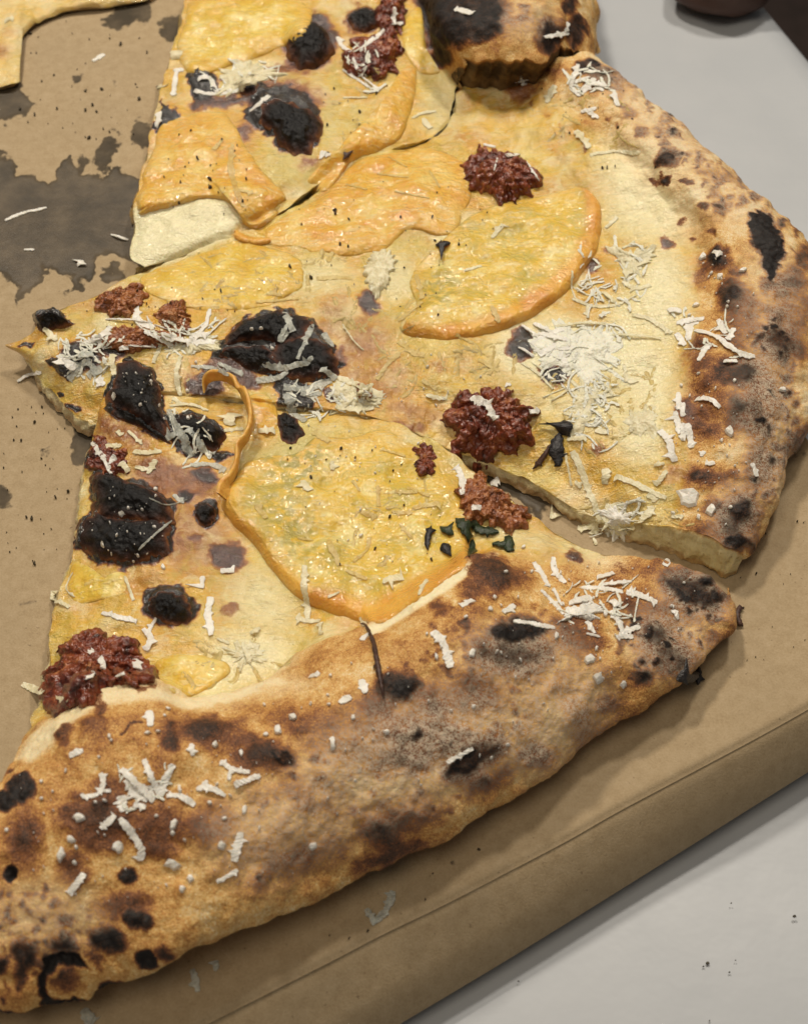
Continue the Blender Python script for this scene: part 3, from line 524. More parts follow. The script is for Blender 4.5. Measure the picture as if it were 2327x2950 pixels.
def slice_(rows, nu, nv, n_cheese, burns, label, wall_dark=(0, 0), rag=(.0003, .0003), seed=0., cbase=.24, tear=0.0, cave=.0008):
    global off
    R = rowsW(rows, nu); kn = np.concatenate([[0], np.cumsum(np.linalg.norm(np.diff(R, axis=0), axis=-1).mean(1))])
    vv = np.linspace(0, kn[-1], nv); P = pchip(kn, R, vv)
    NW = 8
    if tear:
        rowk = np.interp(vv, kn, np.arange(len(rows))); amp = smooth(n_cheese-.3, n_cheese+.6, rowk)
        L_ = P[:, -1]-P[:, -6]; L_ /= np.linalg.norm(L_, axis=1, keepdims=True)+1e-9
        k_ = np.linspace(0, 1, 60)**2; nz = fbm(P[:, -1], 150, 3, .5, 51)
        P[:, -60:] += (L_*(amp*tear*nz)[:, None])[:, None]*k_[None, :, None]
        P[:, -40:, 2] -= (amp*.0035)[:, None]*np.linspace(0, 1, 40)[None]**2.5
    wl = wall(P, 0, NW, .0008, rag[0])[:, ::-1]; wr = wall(P, nu-1, NW, cave, rag[1])
    P = np.concatenate([wl, P, wr], 1); nu2 = nu+2*NW
    cut = np.zeros((nv, nu2)); cut[:, :NW] = 1; cut[:, NW+nu:] = 1
    vk = np.interp(vv, kn, np.arange(len(rows)))           # row number as a coordinate
    N = grid_normals(P)
    if N[nv//3, nu2//2, 2] < 0: N = -N
    Pf = P.reshape(-1, 3); Q = proj(Pf); n = len(Q)
    wob = np.stack([fbm(Pf, 330, 3, .55, 3.+seed), fbm(Pf, 330, 3, .55, 31.+seed)], -1)
    Qw = Q+wob*13
    zone = smooth(n_cheese-.25, n_cheese+.35, vk[:, None]+.25*fbm(P, 90, 2)).ravel()
    brd = .17+.17*fbm(Pf, 95, 3, .6, 7); crb = cbase+.13*fbm(Pf, 75, 3, .6, 11)
    burn = brd*(1-zone)+crb*zone; bump = np.zeros(n); tint = .6*fbm(Pf, 85, 3, .55, 23); pale = np.clip(.05+.75*fbm(Pf, 130, 3, .5, 41), 0, 1)*.7; pale *= 1-zone; dust = np.zeros(n)
    for mk, m, d in paint(Qw, burns):
        sf = .75 if mk[2] > .9 else 1.2
        v = mk[2]*(1+.16*zone[m]*(mk[2] < .8))*smooth(-mk[3]*sf, mk[3]*sf*.75, d)
        burn[m] = np.maximum(burn[m], v+burn[m]*.15*(v > 0)*(mk[2] < .9)) if mk[2] > .3 else np.maximum(burn[m], v)
        if mk[4]: bump[m] += mk[4]*smooth(-mk[3]*.5, mk[3]*1.6+6, d)
    for mk in TINT:
        for _, m, d in paint(Q, [(mk[0], mk[1], 0, mk[4], 0)]):
            f = smooth(-mk[4], mk[4], d); burn[m] = np.where(burn[m] < .36, burn[m]*(1-.85*np.minimum(1, mk[3])*f), burn[m]); tint[m] = tint[m]*(1-f)+mk[2]*f; pale[m] = np.maximum(pale[m]*(1-f*.5), mk[3]*f)
    for mk in DUST:
        for _, m, d in paint(Q, [(mk[0], mk[1], 0, mk[3], 0)]):
            dust[m] = np.maximum(dust[m], mk[2]*smooth(-mk[3], mk[3], d))
    ctf = cut.ravel()
    blis = zone*np.clip(perlin(Pf*150+71)-.12, 0, 1); blis2 = zone*np.clip(perlin(Pf*330+37)-.2, 0, 1); bump += 1.5*blis+.7*blis2
    burn = burn+zone*(.42*blis+.22*blis2)*np.clip(burn*2.2, .3, 1)*(burn < .8)
    tint *= (1-zone)*(1-ctf); pale *= (1-zone*.25)*(1-ctf); dust *= zone
    wb_ = np.zeros((nv, nu2)); wb_[:, :NW] = wall_dark[0]; wb_[:, NW+nu:] = wall_dark[1]
    zr = zone.reshape(nv, nu2)
    wbz = (wb_*zr).ravel(); burn = np.where(ctf > .5, np.maximum(wbz, np.where(burn > .8, burn*.3, 0)), burn)
    black = smooth(.7, .95, burn)
    disp = (1-zone)*(.85*fbm(Pf, 110, 2, .5, 2)+.26*fbm(Pf, 380, 2, .5, 5))+zone*(.75*fbm(Pf, 85, 2, .5, 4)+.22*fbm(Pf, 300, 2, .55, 6)+.10*fbm(Pf, 900, 3, .6, 8))
    disp += black*(.35*fbm(Pf, 500, 3, .6, 9)); disp += bump
    disp *= np.where(ctf > .5, .25, 1)
    V = Pf+N.reshape(-1, 3)*(disp*.001)[:, None]
    V[:, 2] = np.maximum(V[:, 2], .0002)
    F = grid_faces(nv, nu2)
    root = empty('pizza_slice', (0, 0, 0), label, 'pizza slice', 'slices of the cut pizza')
    at = dict(zone=zone, burn=burn, cut=ctf, dust=dust, tint=tint, pale=pale)
    fz = zone[F].mean(1); fc = ctf[F].mean(1); fb = black[F].mean(1); fo = [m for m in burns]
    ck = fc > .3
    sub_mesh('cut_edge', V, F, ck, M['dough'], root, at)
    sub_mesh('crust', V, F, ~ck & (fz >= .5), M['dough'], root, at)
    sub_mesh('cheese_layer', V, F, ~ck & (fz < .5), M['dough'], root, at)
    G = V.reshape(nv, nu2, 3)[::2, ::2]
    ALLV.append(G.reshape(-1, 3)); ALLF.append(grid_faces(G.shape[0], G.shape[1])+off); off += G.shape[0]*G.shape[1]
    return root
slA = slice_(SA, 620, 560, 5.2, BURN_AND_CREASE_A, 'pizza slice nearest the camera, with the longest puffed crust along the bottom', seed=0, rag=(.0008, .0005), cbase=.23)
slB = slice_(SB, 640, 560, 9.9, BURN_B, 'middle pizza slice with a pointed charred tip, crust bulging at the right', seed=5, cbase=.13, rag=(.0008, .0006))
slC = slice_(SC, 300, 330, 6.0, BURN_C, 'farther pizza slice with round charred bubbles and a torn black crust end', wall_dark=(0, 1), rag=(.0008, .0009), seed=9, cbase=.20, tear=.0045, cave=-.0045)  # right wall, the hollow torn crust end, is coloured dark brown
BV = BVHTree.FromPolygons(np.concatenate(ALLV).tolist(), np.concatenate(ALLF).tolist())
EXV, EXF = [], []                          # toppings are added so that later things rest on them
def rebuild():
    global BV
    n = sum(len(v) for v in ALLV); vs, fs = list(ALLV), [f.tolist() for f in ALLF]
    F = [f for g in fs for f in g]
    for v, f in zip(EXV, EXF):
        F += (f+n).tolist(); vs.append(v); n += len(v)
    BV = BVHTree.FromPolygons(np.concatenate(vs).tolist(), F)
CV = Vector(CAM)
def hit(px, py):
    d = rays(px, py); p, nn, _, _ = BV.ray_cast(CV, Vector(d))
    if p is None: return W(px, py, 0.0), np.array([0, 0, 1.])
    nn = np.array(nn); return np.array(p), (nn if nn[2] > 0 else -nn)
def hits(Q):
    sh = Q.shape[:-1]; r = np.empty((int(np.prod(sh)), 3))
    for i, q in enumerate(Q.reshape(-1, 2)): r[i] = hit(*q)[0]
    return r.reshape(*sh, 3)
PXMM = 9.5                                  # picture rise of one millimetre of height

def patch(name, outline, mat, thick, dome=0.0, nr=16, na=72, disp=None, shift=None, smooth_it=8, round_=False, parent=None, edge_p=6, rough=.3, ragged=0.0, add=True, lift=None, rind=None, wet=()):
    o = crom(outline, na, closed=True); c = o.mean(0)
    if ragged:
        aa = np.linspace(0, 2*math.pi, na, endpoint=False); ring = np.stack([np.cos(aa), np.sin(aa), np.full(na, 1.3)], -1); ph = np.array([c[0]*.13, c[1]*.17, 0])
        o = c+(o-c)*(1+ragged*(perlin(ring*3+ph)+.8*perlin(ring*9+ph+5)+.6*perlin(ring*20+ph+9)))[:, None]
    sh = (thick+.45*dome)*PXMM if shift is None else shift
    o = o+np.array([0, sh]); c = c+np.array([0, sh]); hm = 1.0
    s = np.concatenate([np.linspace(0, .92, nr-3), [.96, .985, 1.0]])
    Q = c+s[:, None, None]*(o-c)[None]
    B = hits(Q)
    for _ in range(smooth_it):
        nb = (np.roll(B, 1, 1)+np.roll(B, -1, 1))/2; nv = np.concatenate([np.repeat(B[1:2].mean(1, keepdims=True), na, 1), (B[:-2]+B[2:])/2, B[-1:]], 0)
        B = .5*B+.25*nb+.25*nv
    h = thick*(1-s**edge_p)**.5+dome*((1-s**2.2)**.6 if round_ else (1-s**2))
    if rind is not None:
        line, wid = rind; line = crom(line, 120)+np.array([0, sh]); wv = np.interp(np.linspace(0, 1, 120), np.linspace(0, 1, len(wid)), wid)
        dd = np.linalg.norm(Q[:, :, None]-line[None, None], axis=-1); wide = np.clip(np.max(1-dd/(wv*4.2), axis=2), 0, 1)
        hm = .22+.95*smooth(0, .9, wide)-.25*smooth(.3, 1, wide)*(1-smooth(.75, .95, s))[:, None]
    P = B.copy(); P[..., 2] += .001*h[:, None]*hm
    if lift is not None: P[..., 2] += .001*lift(Q, s)
    if rough: P[..., 2] += .001*rough*(.8*fbm(P, 200, 2, .45, 2.)+.10*fbm(P, 620, 2, .5, 6.))*(1-.8*s**8)[:, None]
    N = grid_normals(P, True); N[N[..., 2] < 0] *= -1
    N[0] = (0, 0, 1)
    if disp is not None: P += N*(.001*disp(P, s, Q))[..., None]
    P = np.concatenate([P, B[-1:]-np.array([0, 0, .0012])], 0)
    e = np.concatenate([np.repeat(s[:, None], na, 1), np.ones((1, na))], 0)
    F = grid_faces(len(P), na, True)
    at = {'edge': e.ravel()}
    if rind is not None:
        line, wid = rind; line = crom(line, 120)+np.array([0, sh]); wv = np.interp(np.linspace(0, 1, 120), np.linspace(0, 1, len(wid)), wid)
        Qa = np.concatenate([Q, Q[-1:]], 0).reshape(-1, 2); dd = np.linalg.norm(Qa[:, None]-line[None], axis=-1)
        rr = np.max(1-dd/wv[None], axis=1)+.10*fbm(P.reshape(-1, 3), 250, 2); rr = smooth(0, .62, rr); at['rind'] = rr
        ol = np.zeros(len(Qa)); Qw_ = Qa+14*np.stack([fbm(P.reshape(-1, 3), 200, 3, .6, 3.), fbm(P.reshape(-1, 3), 200, 3, .6, 9.)], -1)
        for k_, pts_, a_, so_ in wet: ol = np.maximum(ol, a_*smooth(-so_, so_, sdf(Qw_-np.array([0, sh]), T(k_, pts_))))
        at['olive'] = ol
        fr = rr[F].mean(1) > .5
        ob = sub_mesh(name, P.reshape(-1, 3), F, ~fr, mat, parent, at); sub_mesh('rind', P.reshape(-1, 3), F, fr, mat, ob, at)
    else: ob = mesh_obj(name, P.reshape(-1, 3), F, mat, parent, at)
    if add: EXV.append(P.reshape(-1, 3)); EXF.append(F)
    return ob
def strip_mesh(pts, wpx, thick, arch=0.0, zoff=.15, rag=.3, n=None, lifts=None, bow=0.0, taper=.5, spurs=0, tpow=8):
    pts = np.asarray(pts, float); L = np.linalg.norm(np.diff(pts, axis=0), axis=1).sum()
    n = n or int(np.clip(L/5, 6, 34)); c = crom(pts, n) if len(pts) > 1 else pts
    t = np.linspace(0, 1, n)
    wv = np.interp(t, np.linspace(0, 1, len(wpx)), wpx) if np.ndim(wpx) else np.full(n, float(wpx))
    zo = zoff+arch*np.sin(t*math.pi)+(0 if lifts is None else np.interp(t, np.linspace(0, 1, len(lifts)), lifts))
    c = c+np.stack([0*zo, zo*PXMM], -1)
    H = [hit(*q) for q in c]; B = np.array([h[0] for h in H]); N = np.array([h[1] for h in H])
    k = np.ones(3)/3
    for _ in range(2 if n > 4 else 0):
        for ax_ in range(3): B[1:-1, ax_] = np.convolve(B[:, ax_], k, 'valid')
    B[:, 2] = np.maximum(B[:, 2], 0)+zo*.001
    N = N+np.array([0, 0, .6]); N /= np.linalg.norm(N, axis=1, keepdims=True)
    for ax_ in range(3): N[1:-1, ax_] = np.convolve(N[:, ax_], k, 'valid')
    tg = np.gradient(B, axis=0); sd = np.cross(tg, N); sd /= np.linalg.norm(sd, axis=1, keepdims=True)+1e-9
    dist = np.linalg.norm(B-CAM, axis=1); wm = wv*dist*2*TANH/PW*.5
    tp = 1-(1-taper)*np.abs(2*t-1)**tpow
    def side():
        lo = np.interp(t, np.linspace(0, 1, max(3, n//4)), rng.uniform(-1, .9, max(3, n//4)))
        e = 1+rag*(.7*lo+.5*rng.uniform(-1, .9, n))
        for _ in range(spurs):
            if rng.uniform() < .55: e[rng.integers(0, n)] *= rng.uniform(1.6, 2.6)
        return wm*tp*np.maximum(e, .25)
    wl, wr = side(), side(); th = thick*.001; wob = th*.8*rng.uniform(-.5, .5, n)[:, None]*(rag > .2)
    ce = B+sd*((wr-wl)*.15)[:, None]
    cs = [B-sd*wl[:, None]-N*th*.3, B-sd*wl[:, None]*.94+N*th*.55+N*wob, ce+N*th*(.6+bow)-N*wob*.5, B+sd*wr[:, None]*.94+N*th*.55+N*wob, B+sd*wr[:, None]-N*th*.3]
    P = np.stack(cs, 1); F = grid_faces(n, 5)
    F = np.concatenate([F, np.array([[0, 1, 3, 4], [(n-1)*5+4, (n-1)*5+3, (n-1)*5+1, (n-1)*5]])])
    return P.reshape(-1, 3), F
def strip(name, pts, wpx, mat, thick=.5, parent=None, add=False, sm=True, **k):
    V, F = strip_mesh(pts, wpx, thick, **k); o = mesh_obj(name, V, F, mat, parent, smoothf=sm)
    if add: EXV.append(V); EXF.append(F)
    return o

# far slice in the corner: a flat lobe with a thick edge
def corner_slice():
    ol = T(1, [(900, -60), (640, 8), (480, 22), (350, 42), (200, 110), (115, 200), (95, 280), (70, 335), (100, 395), (102, 450), (0, 478), (-200, 470), (-500, 200), (-300, -250), (300, -320), (800, -250)])
    c = T(1, [(150, -40)])[0]; o = crom(ol, 240, True)
    s = np.concatenate([np.linspace(0, .9, 40), np.linspace(.91, 1, 14)])
    Q = c+s[:, None, None]*(o-c)[None]
    P = W(Q[..., 0], Q[..., 1], np.full(Q.shape[:2], 2.4))
    P[..., 2] += .001*(.7*fbm(P, 130, 2)+.35*fbm(P, 420, 2))-.0012*(s**20)[:, None]
    sk = []
    for f in (.25, .5, .75, 1):
        q = P[-1].copy(); q[:, 2] = q[:, 2]*(1-f)+.0003; q[:, :2] += .0006*f*np.sign(q[:, :2]-P[0, 0, :2])*-1; sk.append(q)
    P = np.concatenate([P, np.array(sk)]); n = P.shape[0]*P.shape[1]
    cut = np.zeros(P.shape[:2]); cut[-4:] = 1
    burn = .12+.06*fbm(P, 120, 2)
    Qf = proj(P.reshape(-1, 3)); bf = burn.ravel()
    for mk, m, d in paint(Qf, [(1, E(10, 290, 70, 50), .42, 26, 0), (1, E(60, 180, 60, 40), .34, 24, 0)]): bf[m] = np.maximum(bf[m], mk[2]*smooth(-mk[3], mk[3], d))
    z = np.zeros(n)
    root = empty('pizza_slice', (0, 0, 0), 'yellow pizza slice cut off by the far corner, lying apart from the others', 'pizza slice', 'slices of the cut pizza')
    F = grid_faces(P.shape[0], 240, True); at = dict(zone=z, burn=bf*(1-cut.ravel()), cut=cut.ravel(), dust=z, tint=np.full(n, .15), pale=np.full(n, .25)+.2*fbm(P, 150, 3).ravel())
    ck = cut.ravel()[F].mean(1) > .3
    sub_mesh('cut_edge', P.reshape(-1, 3), F, ck, M['dough'], root, at); sub_mesh('cheese_layer', P.reshape(-1, 3), F, ~ck, M['dough'], root, at)
    EXV.append(P.reshape(-1, 3)); EXF.append(F)
corner_slice()

# ------------------------------------------------------------------ charred blisters (parts of their slice)
def crackle(P, s, Q): return (.55*fbm(P, 300, 3, .6, 12.)-.5*np.abs(fbm(P, 420, 2, .5, 33.))+.16*fbm(P, 1300, 2, .5, 15.))*(1-s**6)[:, None]
def blister(k, pts, parent, thick, dome, **kw):
    return patch('char_blister', T(k, pts), M['char'], thick, dome*.8, 26, 120, disp=crackle, parent=parent, edge_p=2.2, rough=.35, ragged=.20, shift=dome*.35*PXMM, **kw)
blister(2, E(308, 240, 138, 130), slC, .2, 4.6, round_=True); blister(2, E(622, 104, 88, 62), slC, .2, 2.6, round_=True)
blister(2, [(40, 590), (160, 560), (290, 600), (370, 680), (370, 770), (300, 860), (210, 880), (130, 820), (90, 740), (20, 690)], slC, .4, 2.4)
blister(1, E(1425, 485, 62, 50), slC, .3, 1.6)
blister(4, [(520, 1130), (600, 1115), (720, 1150), (880, 1200), (970, 1280), (985, 1390), (900, 1400), (760, 1370), (640, 1370), (550, 1350), (525, 1300)], slA, .4, 2.8)
blister(4, [(450, 1440), (515, 1350), (640, 1370), (800, 1380), (980, 1400), (985, 1540), (880, 1600), (700, 1640), (580, 1620), (500, 1560), (440, 1530)], slA, .3, 2.0)
blister(4, [(690, 455), (800, 465), (890, 520), (930, 640), (925, 720), (955, 800), (990, 900), (930, 900), (820, 820), (720, 760), (620, 720), (605, 650), (650, 590), (680, 540)], slA, .4, 2.6)
blister(4, [(630, 720), (740, 770), (850, 840), (960, 920), (1000, 960), (940, 935), (860, 880), (740, 830), (640, 775)], slA, .3, 1.2)
blister(4, [(1010, 800), (1100, 775), (1220, 825), (1295, 885), (1280, 965), (1200, 995), (1080, 960), (1020, 880)], slA, .4, 2.2)
blister(4, E(985, 1895, 130, 92, 15), slA, .2, 1.6); blister(4, E(1185, 1360, 60, 66), slA, .2, 1.2)
blister(0, [(640, 985), (690, 930), (745, 906), (829, 890), (900, 922), (880, 970), (820, 990), (760, 970), (700, 975)], slB, .4, 2.4)
blister(0, [(800, 985), (890, 960), (944, 990), (975, 1050), (940, 1085), (871, 1088), (810, 1070)], slB, .3, 1.8)
blister(0, [(625, 1015), (690, 990), (770, 1000), (800, 1060), (740, 1070), (674, 1036)], slB, .3, 1.2)
blister(0, [(800, 1190), (850, 1195), (872, 1238), (858, 1268), (812, 1262)], slB, .3, 1.4)
blister(4, [(200, 235), (260, 188), (330, 207), (420, 255), (330, 280), (240, 292)], slB, .5, 2.5)
rebuild()

# ------------------------------------------------------------------ squash slices
def squash(k, pts, mat, label, thick=1.8, dome=.5, lift=None, nr=34, na=170, rough=.6, rind=None, wet=()):
    if rind is not None: nr, na = 60, 300; rind = (T(0, rind[0]), rind[1])
    o = patch('squash_slice', T(k, pts), mat, thick*(.42 if rind is None else 1.05), dome*.6, nr, na, rough=rough, smooth_it=10, edge_p=5 if rind is None else 12, lift=lift, ragged=.07 if rind is None else .02, rind=rind, wet=wet)
    tag(o, label, 'squash slice', 'roasted squash slices on the pizza')
    return o
def rind(o, k, pts, w, h=1.3, lifts=None, n=40):
    return strip('rind', T(k, pts), w, M['rind'], h, parent=o, add=True, zoff=.30, rag=.18, n=n, bow=.0, lifts=lifts, taper=.2)
sq = squash(0, [(1693, 527), (1733, 625), (1718, 700), (1648, 810), (1548, 885), (1473, 925), (1337, 958), (1237, 958), (1155, 935), (1202, 875), (1177, 800), (1227, 720), (1312, 640), (1412, 575), (1537, 550)], M['sq_pale'], 'pale half-moon squash slice with orange rind, beside the far sausage lump on the middle slice', 1.6, .8, rind=([(1692, 530), (1722, 620), (1712, 700), (1645, 805), (1548, 880), (1473, 920), (1337, 955), (1237, 955), (1160, 938)], [30, 50, 62, 68, 66, 60, 46, 34, 20]), wet=[(2, E(1050, 1640, 150, 110, -30), .8, 50), (2, E(1450, 1330, 130, 90, -20), .5, 50), (2, E(1250, 1250, 110, 70), .5, 40)])
sq = squash(0, [(642, 1420), (655, 1470), (725, 1545), (795, 1640), (875, 1714), (985, 1756), (1087, 1776), (1187, 1720), (1287, 1650), (1352, 1594), (1357, 1484), (1327, 1384), (1300, 1316), (1187, 1256), (1097, 1216), (1017, 1244), (905, 1236), (857, 1284), (745, 1295), (690, 1340)], M['sq_pale'], 'large round glossy squash slice with orange rind on the nearest pizza slice', 1.9, .7, rind=([(648, 1400), (655, 1470), (725, 1545), (795, 1640), (875, 1714), (985, 1756), (1087, 1776), (1187, 1720), (1287, 1650), (1352, 1594), (1360, 1500)], [26, 34, 36, 40, 52, 70, 78, 66, 50, 40, 24]), wet=[(5, E(220, 760, 190, 170, -20), .9, 50), (5, E(170, 1080, 150, 260, -15), .75, 60), (5, E(380, 1300, 160, 120), .6, 50), (5, E(900, 1230, 120, 90), .35, 50)])
sq = squash(2, [(60, 1310), (200, 1200), (450, 1060), (560, 920), (850, 845), (1000, 825), (1180, 900), (1230, 1040), (1190, 1250), (1060, 1340), (900, 1300), (790, 1370), (700, 1430), (500, 1450), (280, 1420), (60, 1380)], M['sq_orange'], 'broad flat orange squash slice along the far cut of the middle slice', 1.8, .5)
sq = squash(0, [(408, 788), (500, 752), (600, 718), (690, 682), (760, 705), (860, 730), (880, 790), (830, 850), (740, 880), (620, 885), (540, 880), (450, 850)], M['sq_yellow'], 'glossy yellow squash piece behind the sausage crumbles at the slice tip', 1.4, .4)
rebuild()
rind(sq, 1, [(1350, 1335), (1400, 1375), (1480, 1390), (1560, 1385)], 26, .8)
sq = squash(1, [(755, 1250), (800, 1080), (835, 950), (900, 790), (1000, 665), (1280, 630), (1390, 780), (1500, 950), (1640, 1100), (1600, 1250), (1430, 1310), (1380, 1220), (1300, 1140), (1150, 1130), (1000, 1175), (870, 1200)], M['sq_orange'], 'orange squash slice with a pointed corner hanging over the left cut of the far slice', 1.7, .5, lift=lambda Q, s: 1.2*smooth(1000, 1250, Q[..., 1]*2))
sq = squash(1, [(1062, 30), (1250, -60), (1600, -90), (1730, -20), (1800, 80), (1680, 220), (1440, 320), (1240, 385), (1060, 375), (1022, 260)], M['sq_yellow'], 'yellow squash slab at the far left cut of the far slice', 2.2, .6)
sq = squash(2, [(870, 345), (935, 380), (930, 470), (905, 580), (880, 650), (830, 780), (700, 850), (560, 900), (430, 1060), (320, 1080), (295, 1000), (420, 930), (500, 800), (700, 600), (800, 450)], M['sq_orange'], 'narrow folded orange squash strip standing beside the charred patch', 2.4, .8, na=120)
sq = squash(2, [(870, 60), (950, 30), (970, 150), (990, 290), (1060, 400), (950, 400), (860, 300), (840, 180)], M['sq_yellow'], 'small yellow squash piece between far sausage and black crust', 1.6, .6, na=80)
sq = squash(4, [(720, 1690), (620, 1730), (560, 1690), (430, 1620), (395, 1740), (400, 1840), (470, 1870), (600, 1850), (720, 1800)], M['sq_yellow'], 'yellow squash scrap at the left cut between two charred spots', .7, .4, na=80)
sq = squash(7, [(900, 60), (1050, 20), (1250, 50), (1330, 110), (1220, 210), (1080, 265), (960, 220), (900, 150)], M['sq_yellow'], 'yellow squash scrap between the lower sausage lump and the long crust', 1.0, .8, na=80)
rebuild()
# curled orange strip
cu = strip('squash_curl', T(4, [(1180, 655), (1190, 600), (1250, 572), (1330, 590), (1400, 650), (1440, 740), (1455, 830), (1430, 920), (1380, 985), (1370, 1060), (1350, 1130), (1310, 1200), (1290, 1270)]), [8, 12, 15, 14, 16, 15, 12, 14, 18, 16], M['rind'], 2.6, add=True, zoff=1.0, rag=.2, n=60, bow=.25, lifts=[.3, 1.5, 2.4, 2.8, 2.4, 1.5, .8, .4, .2])
tag(cu, 'thin orange squash curl looping beside the big charred patch', 'squash strip')
sq = squash(4, [(1400, 690), (1520, 660), (1590, 720), (1600, 830), (1560, 900), (1470, 920), (1440, 850), (1450, 760)], M['sq_orange'], 'small orange squash piece beside the orange curl', .8, .4, na=70)

# ------------------------------------------------------------------ sausage crumbles
def sausage(k, pts, mat, label, dome, npt, rr, seed):
    r = np.random.default_rng(seed); ol = T(k, pts); ol = ol.mean(0)+(ol-ol.mean(0))*.93; lo, hi = ol.min(0), ol.max(0)
    npt *= 4; C = r.uniform(lo-15, hi+15, (npt, 2)); rad = r.uniform(.3, 1.0, npt)**1.8*rr
    def nod(P, s, Q):
        q = Q.reshape(-1, 2); b = np.zeros(len(q))
        for c, ra in zip(C, rad):
            d = ((q-c)**2).sum(1)/ra**2; b = np.maximum(b, np.sqrt(np.clip(1-d, 0, 1))*ra/PXMM*.17)
        return b.reshape(Q.shape[:2])*(1-.8*s**10)[:, None]+.85*fbm(P, 230, 3, .55, 3.)-.5*np.abs(fbm(P, 420, 2, .5, 13.))+.36*fbm(P, 900, 3, .65)-.1
    o = patch('sausage_crumble', ol, mat, dome*.36, dome*.52, 56, 230, disp=nod, smooth_it=12, edge_p=2.4, rough=.8, ragged=.34, shift=dome*.5*PXMM)
    tag(o, label, 'sausage', 'crumbled sausage on the pizza'); return o
L, D = M['sausage_light'], M['sausage']
sausage(5, [(1130, 400), (1250, 350), (1380, 310), (1500, 320), (1540, 400), (1635, 460), (1610, 560), (1555, 680), (1480, 735), (1330, 785), (1180, 730), (1125, 600), (1050, 480)], D, 'big dark red sausage lump at the cut, in the middle of the pizza', 5.0, 150, 26, 1)
sausage(2, [(1250, 790), (1390, 845), (1560, 900), (1655, 1040), (1550, 1110), (1450, 1155), (1340, 1100), (1230, 1040), (1175, 940), (1220, 850)], D, 'dark sausage lump beyond the pale half-moon squash', 4.5, 80, 26, 2)
sausage(4, [(270, 2180), (330, 2080), (430, 2000), (620, 1970), (780, 2050), (880, 2180), (890, 2310), (620, 2340), (460, 2460), (330, 2475), (260, 2350)], D, 'dark sausage lump tucked behind the nearest crust at the left cut', 5.5, 150, 26, 3)
sausage(5, [(1190, 900), (1290, 820), (1340, 920), (1500, 990), (1560, 1080), (1480, 1175), (1380, 1130), (1210, 1110), (1150, 1000)], L, 'reddish sausage crumble beside the green herbs at the gap', 3.8, 90, 22, 4)
sausage(5, [(920, 700), (1000, 690), (1055, 780), (1005, 865), (920, 825)], D, 'small sausage bit on the edge of the large round squash', 1.6, 30, 16, 5)
sausage(2, [(490, 310), (560, 180), (720, 160), (830, 180), (845, 330), (780, 405), (650, 435), (540, 400)], D, 'sausage lump between the round charred bubbles of the far slice', 3.5, 70, 24, 6)
sausage(2, [(705, -40), (850, -40), (865, 90), (825, 190), (720, 180)], D, 'sausage bit at the far edge of the picture', 3.0, 40, 22, 7)
sausage(4, [(545, 100), (640, 70), (740, 60), (820, 10), (845, 110), (770, 195), (640, 205), (560, 160)], L, 'light brown sausage crumble on the far cut near the slice tip', 3.2, 80, 18, 8)
sausage(4, [(890, 190), (1040, 130), (1120, 220), (1060, 290), (940, 280)], L, 'smaller light brown sausage crumble right of its twin near the tip', 2.6, 50, 18, 9)
sausage(4, [(520, 330), (700, 260), (880, 290), (1110, 300), (1090, 370), (920, 380), (760, 410), (560, 390)], L, 'long sausage crumble under grated cheese near the slice tip', 2.4, 90, 18, 10)
sausage(5, [(565, 370), (620, 345), (670, 400), (640, 450), (570, 450)], L, 'tiny sausage bit under white cheese right of the big char', 1.2, 18, 14, 11)
sausage(4, [(520, 870), (600, 900), (720, 990), (740, 1080), (680, 1120), (560, 1110), (500, 1080), (540, 980)], D, 'sausage crumble at the left cut between two black blisters', 1.8, 60, 16, 12)
rebuild()

